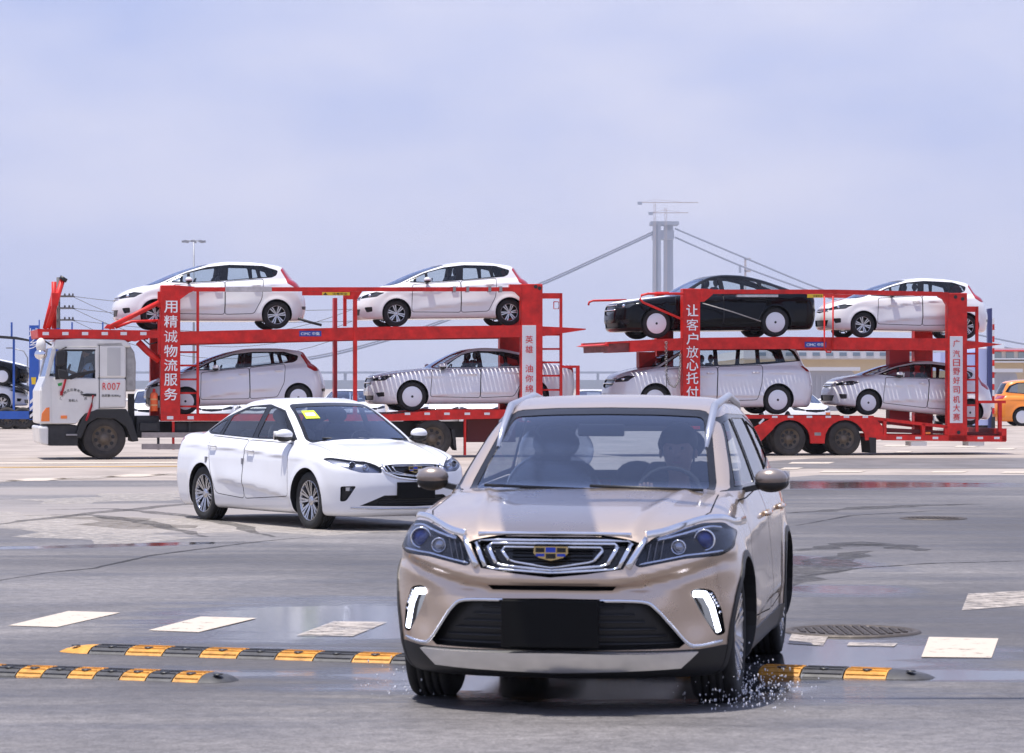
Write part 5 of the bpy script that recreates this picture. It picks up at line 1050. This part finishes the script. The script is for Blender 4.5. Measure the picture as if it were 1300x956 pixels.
for i, (px, Y, rot, nm) in enumerate([(196, 118, 95, 0), (425, 128, 80, 1), (470, 128, 100, 2), (520, 120, 90, 3), (745, 126, 85, 4), (800, 150, 60, 5), (1030, 118, 108, 6), (1180, 125, 90, 7), (1222, 120, 92, 8), (560, 121, 86, 3), (610, 119, 92, 3), (275, 122, 88, 0), (330, 124, 90, 0)]):
    X = (px - 650) * Y / FPX; lb = names[nm]
    if i >= 9: lb = ['white parked car under the pearl sedan middle, second in its row', 'white parked car under the pearl sedan rear doors, nearest the truck tail', 'white parked car below the pearl hatchback, left one', 'white parked car below the pearl hatchback, right one'][i - 9]
    far(hatch if i % 3 else h4, X, Y - 2, R(rot), lb)
# orange van at the right edge
X, Y, _ = at(1256, 540, 122)
far(mini, X + 4.9 * 1.15, Y, R(180), 'bright orange van parked behind the trailer at the right edge', 'van', 0, 1.15, None, paintmat('orange_paint', (.85, .25, .01), .3), MATS['pearl_paint'])
# blue carrier on the left, seen from its side
BY = 112
def bl(px, py, dy=0): x, y, z = at(px, py, BY); return (x, dy, z)
bx0 = at(-60, 500, BY)[0]; b = empty('blue_car_transporter', (bx0, BY, 0)); tag(b, 'blue car transporter with striped post parked far left behind the white cab', 'transporter')
def bprism(name, poly, d0, d1, m=BLU, parent=b): return MB().prism([(at(x, y, BY)[0] - bx0, at(x, y, BY)[2]) for x, y in poly], d0, d1, 'xz').build(name, m, parent)
bprism('end_post', [(37, 413), (49, 413), (49, 533), (37, 533)], 0, .3); bprism('end_post', [(57, 415), (64, 415), (64, 533), (57, 533)], 2.2, 2.5, MATS['blue_steel']); bprism('lower_deck_beam', [(-60, 522), (50, 522), (50, 532), (-60, 532)], 0, .15); bprism('lower_deck', [(-60, 522), (64, 522), (64, 525), (-60, 525)], .15, 2.4, NAVY)
for k in range(3): y = 500 + k * 9; bprism('white_stripe', [(38, y + 9), (48, y), (48, y + 4), (38, y + 13)], -.02, -.005, REFL)
bprism('yellow_plate', [(39.5, 479), (46, 479), (45, 488), (40.5, 488)], -.02, -.005, MATS['warn_yellow']); bprism('thin_pillar', [(13, 409), (15, 409), (15, 427), (13, 427)], .1, .2); bprism('thin_pillar', [(15.5, 430), (18, 430), (18, 525), (15.5, 525)], .1, .2); bprism('thin_pillar', [(48.5, 406), (49.6, 406), (49.6, 414), (48.5, 414)], .1, .2)
for x in (91, 130): bprism('thin_pillar', [(x - 1, 409), (x + .6, 409), (x + .6, 420), (x - 1, 420)], .1, .2)
bprism('upper_rail', [(-60, 424), (0, 426), (20, 427.5), (37, 431), (37, 433.5), (20, 431), (0, 429.5), (-60, 428)], .0, .15, STEELD); bprism('upper_deck', [(-60, 476), (0, 480), (40, 497), (40, 499), (0, 483), (-60, 480)], .3, 2.2, STEELD)
for i, ch in enumerate('城乡'): text('lettering', ch, .42, LET, b, (at(43, 424 + i * 14, BY)[0] - bx0, -.02, at(43, 424 + i * 14, BY)[2]), depth=.004)
for px in (-20, 8, 28):
    for d in (.2, 2.2): make_wheel(b, at(px, 500, BY)[0] - bx0, d, .42, .28, 'truck', -1 if d < 1 else 1)
def cop(src, px, py, Y, rot, label, pitch=0, **k): x, y, z = at(px, py, Y); return far(src, x, y, rot, label, z=z, pitch=pitch, grp='cars on the blue transporter', **k)
cop(sedan2, 36, 492, BY + 1.2, R(182), 'black sedan on the sloping upper deck of the blue transporter', R(-6)); cop(hatch, 36, 521, BY + 1.2, R(181), 'white hatchback on the lower deck of the blue transporter')
cop(sedan2, 20, 541, BY + 6, R(175), 'black sedan on the ground beyond the blue transporter')
# blue carrier on the right: seen end on between trailer and van
RY = 106; rx0 = at(1255, 548, RY)[0]; b2 = empty('blue_car_carrier', (rx0, RY, 0)); tag(b2, 'blue vehicle carrier end with red and white marker pole behind the trailer ladder', 'transporter')
def b2p(name, poly, d0, d1, m=BLU): return MB().prism([(at(x, y, RY)[0] - rx0, at(x, y, RY)[2]) for x, y in poly], d0, d1, 'xz').build(name, m, b2)
b2p('corner_post', [(1254, 392), (1259.5, 391), (1260, 548), (1255, 548)], 0, .3, NAVY); b2p('side_panel', [(1241, 443), (1254, 443), (1254, 505), (1241, 505)], .2, 5, LILAC); b2p('side_panel', [(1196, 447), (1240, 447), (1240, 470), (1196, 470)], .4, 5, LILAC); b2p('base', [(1236, 532), (1258, 532), (1258, 540), (1236, 540)], .1, 5, LILAC); b2p('axle_box', [(1238, 540), (1258, 540), (1258, 549), (1238, 549)], .4, 4, STEELD)
for d in (.4, 3.0): make_wheel(b2, at(1246, 500, RY)[0] - rx0, d, .4, .28, 'truck', -1)
for k in range(16):
    y = 404 + k * 7.6; b2p('pole_band', [(1259.8, y), (1262.2, y), (1262.2, y + 7.4), (1259.8, y + 7.4)], -.06, .0, RED if k % 2 else REFL)
b2p('pole_lamp', [(1258.6, 529), (1262.8, 529), (1262.8, 545), (1258.6, 545)], -.1, .0, STEELD)
# warehouse on the right
HY = 250; CREAM = mat('cream_wall', (.62, .50, .34), .8, var=.1, vs=.2); ROOFW = mat('pale_roof', (.62, .62, .64), .6); CORR = mat('corrugated_grey', (.42, .42, .45), .5, .3)
hb = empty('warehouse', (at(945, 500, HY)[0], HY, 0)); tag(hb, 'long low cream warehouse with pale roof behind the trailer', 'building'); hx = hb.location.x
def hp(name, x0, y0, x1, y1, d0, d1, m, par=None): a, c = at(x0, y0, HY), at(x1, y1, HY); return MB().box((a[0] - hx, d0, min(a[2], c[2])), (c[0] - hx, d1, max(a[2], c[2]))).build(name, m, par or hb)
wl = hp('wall', 945, 455, 1420, 515.6, 0, 40, CREAM); hp('roof', 943, 444.5, 1204, 455, -1, 41, ROOFW); hp('roof', 1204, 458.5, 1422, 460.5, -1, 41, ROOFW); hp('upper_storey', 1255, 441, 1420, 459, 6, 38, mat('pale_facade', (.55, .58, .62), .5)); hp('plant_room', 1276, 433, 1300, 441, 10, 24, ROOFW)
for k in range(9): hp('window', 1260 + k * 16, 446, 1270 + k * 16, 455, 5.8, 6.05, mat('far_glass', (.18, .24, .30), .15))
hp('red_band', 1255, 443.5, 1420, 445, 5.7, 6.1, REDT); hp('cornice', 945, 455, 1422, 456.4, -.6, .3, ROOFW)
for k in range(14): hp('bay_window', 962 + k * 17, 447.5, 971 + k * 17, 452, -1.1, -.95, MATS['far_glass'])
sx = at(1262, 500, 200)[0]
for i, (x0, x1, Y, lab) in enumerate(((1016, 1086, 200, 'grey corrugated shed with rounded end behind the lower trailer hatchback'), (1262, 1292, 200, 'grey corrugated shed behind the orange van'))):
    e = empty('shed', (at(x0, 500, Y)[0], Y, 0)); tag(e, lab, 'shed', 'corrugated sheds'); wd = at(x1, 500, Y)[0] - at(x0, 500, Y)[0]; h = at(0, 467 + i * 2, Y)[2]
    MB().prism(rnd([(0, 0), (wd, 0), (wd, h), (0, h)], .8), 0, 10, 'xz').build('wall', CORR, e); rb = MB(); n = int(wd / .35)
    for k in range(1, n): rb.box((k * .35, -.07, .2), (k * .35 + .14, .0, h - .5))
    rb.build('rib', CORR, e)['kind'] = 'stuff'; MB().box((-.3, -.3, h - .2), (wd + .3, 10.2, h + .05)).build('roof', ROOFW, e)
# lamp mast, utility pole, small street lamp
Y = 560; x, _, z = at(246, 304, Y); e = empty('lamp_mast', (x, Y, 0)); tag(e, 'tall thin high mast lamp with a crown of floodlights rising behind the front hatchback', 'lamp mast'); MST = mat('mast_grey', (.30, .31, .34), .5, .4)
MB().tube([(0, 0, 0), (0, 0, z)], [.28, .14], 8).build('mast', MST, e); MB().tube([(2 * math.cos(a), 2 * math.sin(a), z - .3) for a in [2 * math.pi * k / 16 for k in range(17)]], .07, 6, cap=False).build('ring', MST, e)
for k in range(8): a = 2 * math.pi * k / 8; MB().box((2 * math.cos(a) - .3, 2 * math.sin(a) - .3, z - .6), (2 * math.cos(a) + .3, 2 * math.sin(a) + .3, z - .2)).build('floodlight', MST, e)
Y = 200; x, _, z = at(74, 352, Y); e = empty('utility_pole', (x, Y, 0)); tag(e, 'utility pole with cross arms behind the red folding arms, wires running right', 'utility pole'); MB().tube([(0, 0, 0), (0, 0, z)], [.18, .12], 8).build('pole', mat('pole_dark', (.10, .09, .09), .7), e)
for j, py in enumerate((376, 391, 406)):
    zz = at(0, py, Y)[2]; MB().box((-.1, -.9, zz - .05), (1.0, .9, zz + .03)).build('crossarm', MATS['pole_dark'], e); 
    for q in (.45, .75, 1.0): MB().lathe([(0, .05), (.12, .07), (.2, .03)], 6, (q, 0, zz), 'z').build('insulator', MATS['pole_dark'], e)
    for q, sag in ((.0, .4), (.3, 2.2)): a = Vector((.9, q, zz)); bq = Vector((at(447, 0, Y)[0] - x, q, zz - .9)); MB().tube([a + (bq - a) * t + Vector((0, 0, -4 * sag * t * (1 - t))) for t in [k / 14 for k in range(15)]], .018, 4).build('wire', MATS['pole_dark'], e)
Y = 300; x, _, z = at(35, 442, Y); e = empty('street_lamp', (x, Y, 0)); tag(e, 'small curved street lamp far off left of the blue striped post', 'street lamp'); MB().tube([(0, 0, 0), (0, 0, z - 1), (-.4, 0, z - .3), (-1.6, 0, z)], .07, 6).build('post', MST, e); MB().box((-2.2, -.15, z - .06), (-1.5, .15, z + .08)).build('lamp_head', MST, e)
# ------------------------------------------------------------------ suspension bridge under construction
BYD = 3900; bpx = lambda px, py: ((px - 650) * BYD / FPX, CAMH - (py - HOR) * BYD / FPX)
TWR = mat('tower_concrete', (.30, .32, .37), .8); cx0 = bpx(842, 0)[0]; br = empty('suspension_bridge', (cx0, BYD, 0)); tag(br, 'unfinished suspension bridge tower with cables far off in the haze', 'bridge')
for a, b_, m0 in ((829, 839, 0), (844.5, 856, 30)):
    x0, x1 = bpx(a, 0)[0] - cx0, bpx(b_, 0)[0] - cx0; zt = bpx(0, 284)[1]; m = MB(); m.add([(x0 - 1, m0, 0), (x1 + 1, m0, 0), (x1 + 1, m0 + 12, 0), (x0 - 1, m0 + 12, 0), (x0, m0, zt), (x1, m0, zt), (x1, m0 + 12, zt), (x0, m0 + 12, zt)], [(0, 1, 5, 4), (1, 2, 6, 5), (2, 3, 7, 6), (3, 0, 4, 7), (4, 5, 6, 7)]); leg = m.build('tower_leg', TWR, br)
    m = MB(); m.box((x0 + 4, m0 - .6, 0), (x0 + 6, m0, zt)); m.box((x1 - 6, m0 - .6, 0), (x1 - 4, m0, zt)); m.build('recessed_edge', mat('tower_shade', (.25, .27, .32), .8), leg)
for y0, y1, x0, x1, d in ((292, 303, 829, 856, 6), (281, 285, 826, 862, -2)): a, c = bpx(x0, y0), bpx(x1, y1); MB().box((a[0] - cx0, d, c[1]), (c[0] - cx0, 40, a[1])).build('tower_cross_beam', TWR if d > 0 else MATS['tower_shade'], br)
for mx, top, jx0, jx1, jy in ((831, 256, 811, 886, 257.5), (845, 264, 825, 873, 270.5)):
    cr = empty('tower_crane', (bpx(mx, 0)[0], BYD - 6, 0)); tag(cr, 'tower crane with long jib on the bridge tower, the %s one' % ('taller' if mx == 831 else 'shorter'), 'tower crane', 'tower cranes at the bridge'); CRN = mat('crane_orange', (.45, .33, .25), .7); m = MB(); z0, z1 = 0, bpx(0, top)[1]; z = z0
    for q in (-1, 1):
        for r_ in (-1, 1): m.beam((q * 1.2, r_ * 1.2, z0), (q * 1.2, r_ * 1.2, z1), .5, .5)
    for k in range(int(z1 / 8)): m.beam((-1.2, -1.2, k * 8), (1.2, -1.2, k * 8 + 8), .35, .35)
    m.build('mast', CRN, cr); zj = bpx(0, jy)[1]; a, c = bpx(jx0, 0)[0] - cr.location.x, bpx(jx1, 0)[0] - cr.location.x; MB().beam((a, 0, zj), (c, 0, zj), 1.0, 1.0).beam((a, 0, zj), (0, 0, zj + 4), .4, .4).beam((c * .7, 0, zj), (0, 0, zj + 4), .4, .4).build('jib', CRN, cr); MB().box((a - 2, -1.5, zj - 3), (a + 4, 1.5, zj + 1)).build('counterweight', MATS['tower_shade'], cr)
CAB = mat('cable_steel', (.14, .15, .20), .6)
def cable(pts, r=1.2): P = []; f = pchip(sorted(pts)); xs = np.linspace(min(p[0] for p in pts), max(p[0] for p in pts), 40); MB().tube([(bpx(x, 0)[0] - cx0, 4, bpx(0, float(f(x)))[1]) for x in xs], r, 5).build('main_cable', CAB, br)
cable([(857, 290), (950, 329), (1043, 367), (1150, 402), (1261, 429), (1340, 444)]); cable([(857, 301), (940, 337), (1018.5, 366), (1120, 400), (1230, 432), (1340, 452)]); cable([(829, 294), (760, 326), (690, 357.5), (600, 392), (500, 427), (400, 452), (250, 472)]); cable([(829, 297), (760, 329), (690, 360.5), (600, 395), (500, 430), (400, 455), (250, 474)])
a, c = bpx(-300, 471.5), bpx(1700, 474.2); MB().box((a[0] - cx0, 2, c[1]), (c[0] - cx0, 28, a[1])).build('road_deck', mat('viaduct_concrete', (.25, .28, .34), .8), br); pr = MB()
for k in range(44): x = bpx(-300 + k * 46, 0)[0] - cx0; pr.box((x, 6, 0), (x + 3, 24, c[1]))
pr.build('pier', MATS['viaduct_concrete'], br)
e = empty('tower_crane', (bpx(984, 0)[0], BYD + 500, 0)); tag(e, 'distant orange crane head above the right hand bridge cable', 'tower crane', 'tower cranes at the bridge'); s_ = (BYD + 500) / FPX
for x0, y0, x1, y1, nm in ((-8, 335, -5, 345, 'frame'), (-1, 326, 7, 329, 'jib'), (-1, 341, 7, 344, 'jib'), (-1, 326, 1.5, 440, 'mast')): MB().box((x0 * s_, 0, (HOR - y1) * s_), (x1 * s_, 3, (HOR - y0) * s_)).build(nm, MATS['crane_orange'] if nm != 'frame' else MATS['tower_shade'], e)
# low far shore
sh = MB(); rnd_ = random.Random(3)
for k in range(60): x = -1500 + k * 52; h = 3 + rnd_.random() * 9; sh.box((x, 0, 0), (x + 30 + rnd_.random() * 30, 40, h))
o = sh.build('far_shore_skyline', mat('far_buildings', (.3, .33, .36), .8)); o.location = (0, 3000, 0); o['kind'] = 'stuff'
# ------------------------------------------------------------------ people
SKIN = mat('skin', (.36, .20, .13), .5); HAIR = mat('black_hair', (.012, .01, .01), .5)
def skinned(name, chains, m, parent):
    """chains of (point, radius) lists grown into one surface; a later chain may start at an earlier point"""
    V, E, Rd, idx = [], [], [], {}
    for ch in chains:
        prev = None
        for p, r in ch:
            k = tuple(round(q, 4) for q in p)
            if k not in idx: idx[k] = len(V); V.append(p); Rd.append(r)
            if prev is not None and prev != idx[k]: E.append((prev, idx[k]))
            prev = idx[k]
    me = bpy.data.meshes.new(name); me.from_pydata(V, E, []); o = bpy.data.objects.new(name, me); COL.objects.link(o); o.parent = parent
    md = o.modifiers.new('skin', 'SKIN'); me.skin_vertices or None; md.use_smooth_shade = True
    for i, r in enumerate(Rd): me.skin_vertices[0].data[i].radius = (r, r)
    me.skin_vertices[0].data[0].use_root = True
    sb = o.modifiers.new('sub', 'SUBSURF'); sb.levels = 2; sb.render_levels = 2; me.materials.append(m); return o
def person(parent_mat, hip, label, shirt, turn=0, hands=((-.62, .14, .46), (-.62, -.14, .46)), legs=True):
    """seated figure facing -x of the vehicle frame parent_mat, hip point in that frame"""
    P = empty('person'); P.matrix_world = parent_mat @ Matrix.Translation(hip); tag(P, label, 'person')
    ch = [[((0, 0, 0), .14), ((.0, 0, .18), .135), ((.04, 0, .36), .15), ((.05, 0, .47), .09), ((.04, 0, .54), .058), ((.02, 0, .61), .065), ((0, 0, .68), .092), ((.0, 0, .76), .098), ((.01, 0, .82), .07)]]
    sh_ = [[((0, 0, .02), .165), ((.0, 0, .18), .155), ((.04, 0, .36), .165), ((.05, 0, .46), .10)]]
    for sd, h in ((1, hands[0]), (-1, hands[1])):
        s0 = (.05, sd * .17, .42); el_ = ((h[0] + .05) / 2 + .06, sd * .26, min(.18, h[2] - .14)); h = Vector(h); el_v = Vector(el_); d = (h - el_v).normalized(); wr = h - d * .07
        ch.append([((.04, 0, .36), .15), (s0, .068), (tuple(el_v), .046), (tuple(wr), .03), (tuple(h), .038)]); sh_.append([((.04, 0, .36), .165), (s0, .085), (tuple((Vector(s0) + el_v) / 2 + Vector((0, 0, -.0))), .066)])
        side = Vector((0, 1, 0))
        for k in range(4):
            b0 = h + side * ((k - 1.5) * .02) + d * .03; ln = (.035, .042, .04, .03)[k]; ch.append([(tuple(h), .038), (tuple(b0), .011), (tuple(b0 + d * ln + Vector((0, 0, .008))), .009), (tuple(b0 + d * (ln + .01) + Vector((-.005, 0, -.03))), .008)])
        ch.append([(tuple(h), .038), (tuple(h + side * (-sd * .035) + Vector((0, 0, .012))), .012), (tuple(h + side * (-sd * .055) + d * .03), .010)])
        if legs: ch.append([((0, 0, 0), .14), ((-.06, sd * .1, -.01), .095), ((-.44, sd * .14, .08), .068), ((-.62, sd * .14, -.30), .045), ((-.76, sd * .14, -.33), .035)])
    ch.append([((0, 0, .68), .092), ((-.088, 0, .70), .026), ((-.112, 0, .688), .014)])
    body = skinned('body', ch, SKIN, P); skinned('shirt', sh_, shirt, P)
    hr = MB().sphere((.025, 0, .775), .118, 18, 12, (1.02, .92, .86)); hr.build('hair', HAIR, P)
    for sd in (1, -1): MB().sphere((-.088, sd * .033, .732), .010, 10, 8).build('eye', mat('eye_dark', (.02, .02, .02), .2), body); MB().sphere((.0, sd * .10, .70), .026, 10, 8, (.6, .35, 1)).build('ear', SKIN, body)
    MB().tube([(-.093, -.024, .655), (-.098, 0, .653), (-.093, .024, .655)], .007, 6).build('mouth', mat('lips', (.35, .12, .10), .5), body)
    return P
bpy.context.view_layer.update()
person(suv.matrix_world, (2.22, -.37, .53), 'driver of the champagne car in dark clothes holding the steering wheel', mat('dark_shirt', (.05, .06, .09), .8), hands=((-.50, .13, .50), (-.50, -.14, .44)))
person(T.root.matrix_world, (T.p(112, 480)[0] + .0, .5, T.p(112, 480)[2] - .15), 'truck driver in pale blue shirt at the cab window', mat('pale_blue_shirt', (.45, .55, .75), .8), hands=((-.45, .14, .34), (-.45, -.14, .34)))
# plastic covers, paper on the dash and mirror in the champagne car
PLS = glassmat('clear_plastic', (.72, .76, .84), .14, .25)
MB().sphere((2.46, .36, 1.24), .19, 20, 14, (.75, 1.15, .85)).build('seat_cover_plastic', PLS, suv); MB().sphere((2.36, .36, .98), .26, 20, 14, (.4, 1.1, 1.0)).build('seat_cover_plastic', PLS, suv)
MB().box((1.36, .0, 1.045), (1.52, .46, 1.05)).build('paper_on_dashboard', mat('paper', (.6, .66, .8), .7), suv)
MB().box((1.96, -.10, 1.33), (1.98, .16, 1.40)).build('rear_view_mirror', BLK, suv, bevel=.01); MB().box((1.98, -.10, 1.31), (2.0, .12, 1.39)).build('rear_view_mirror', BLK, sedan, bevel=.01)
# spray thrown up by the front wheels
sp = MB(); rg = random.Random(11)
def spray(cx, cy, n, sx, sy, sz):
    for _ in range(n):
        x, y, z = cx + rg.gauss(0, sx), cy + rg.gauss(0, sy), abs(rg.gauss(0, sz)) + .01; r = rg.uniform(.0014, .0042); sp.sphere((x, y, z), r, 6, 4, (rg.uniform(.7, 1.3), rg.uniform(.7, 1.3), rg.uniform(1, 2.6)))
M_ = suv.matrix_world
for (lx, ly, n) in ((.95, -.93, 260), (.62, -.85, 150), (.85, .92, 70)):
    q = M_ @ Vector((lx, ly, 0)); spray(q.x, q.y, n, .12, .22, .085)
o = sp.build('water_spray', mat('water_drops', (.85, .85, .9), .05, coat=1, spec=1), fix=False); o['kind'] = 'stuff'

# unseen box on an arm, added above the frame to shade a bonnet strip
e = empty('added_shade_box', (3.6, 14.6, 0)); tag(e, 'unseen flat box on a side arm, added to shade the champagne car bonnet', 'added shade box'); GP = mat('shade_box_grey', (.4, .4, .42), .5, .4)
MB().tube([(0, 0, 0), (0, 0, 5.2)], .09, 10).build('pole', GP, e); MB().beam((0, 0, 5.2), (-4.4, 0, 5.2), .08, .08).build('arm', GP, e); MB().box((-4.47, -.80, 4.95), (-4.04, .65, 5.1)).build('shade_box', GP, e)
# air
hz = MB().box((-7000, -60, -1), (7000, 9000, 330)).build('haze', None); hz['kind'] = 'stuff'; vm = bpy.data.materials.new('haze'); vm.use_nodes = True; t = vm.node_tree; t.nodes.clear()
o_ = N(t, 'ShaderNodeOutputMaterial'); pv = N(t, 'ShaderNodeVolumePrincipled', i_Density=1.3e-4, i_Anisotropy=.2); pv.inputs['Color'].default_value = (.78, .84, 1, 1); t.links.new(pv.outputs[0], o_.inputs['Volume']); hz.data.materials.append(vm)
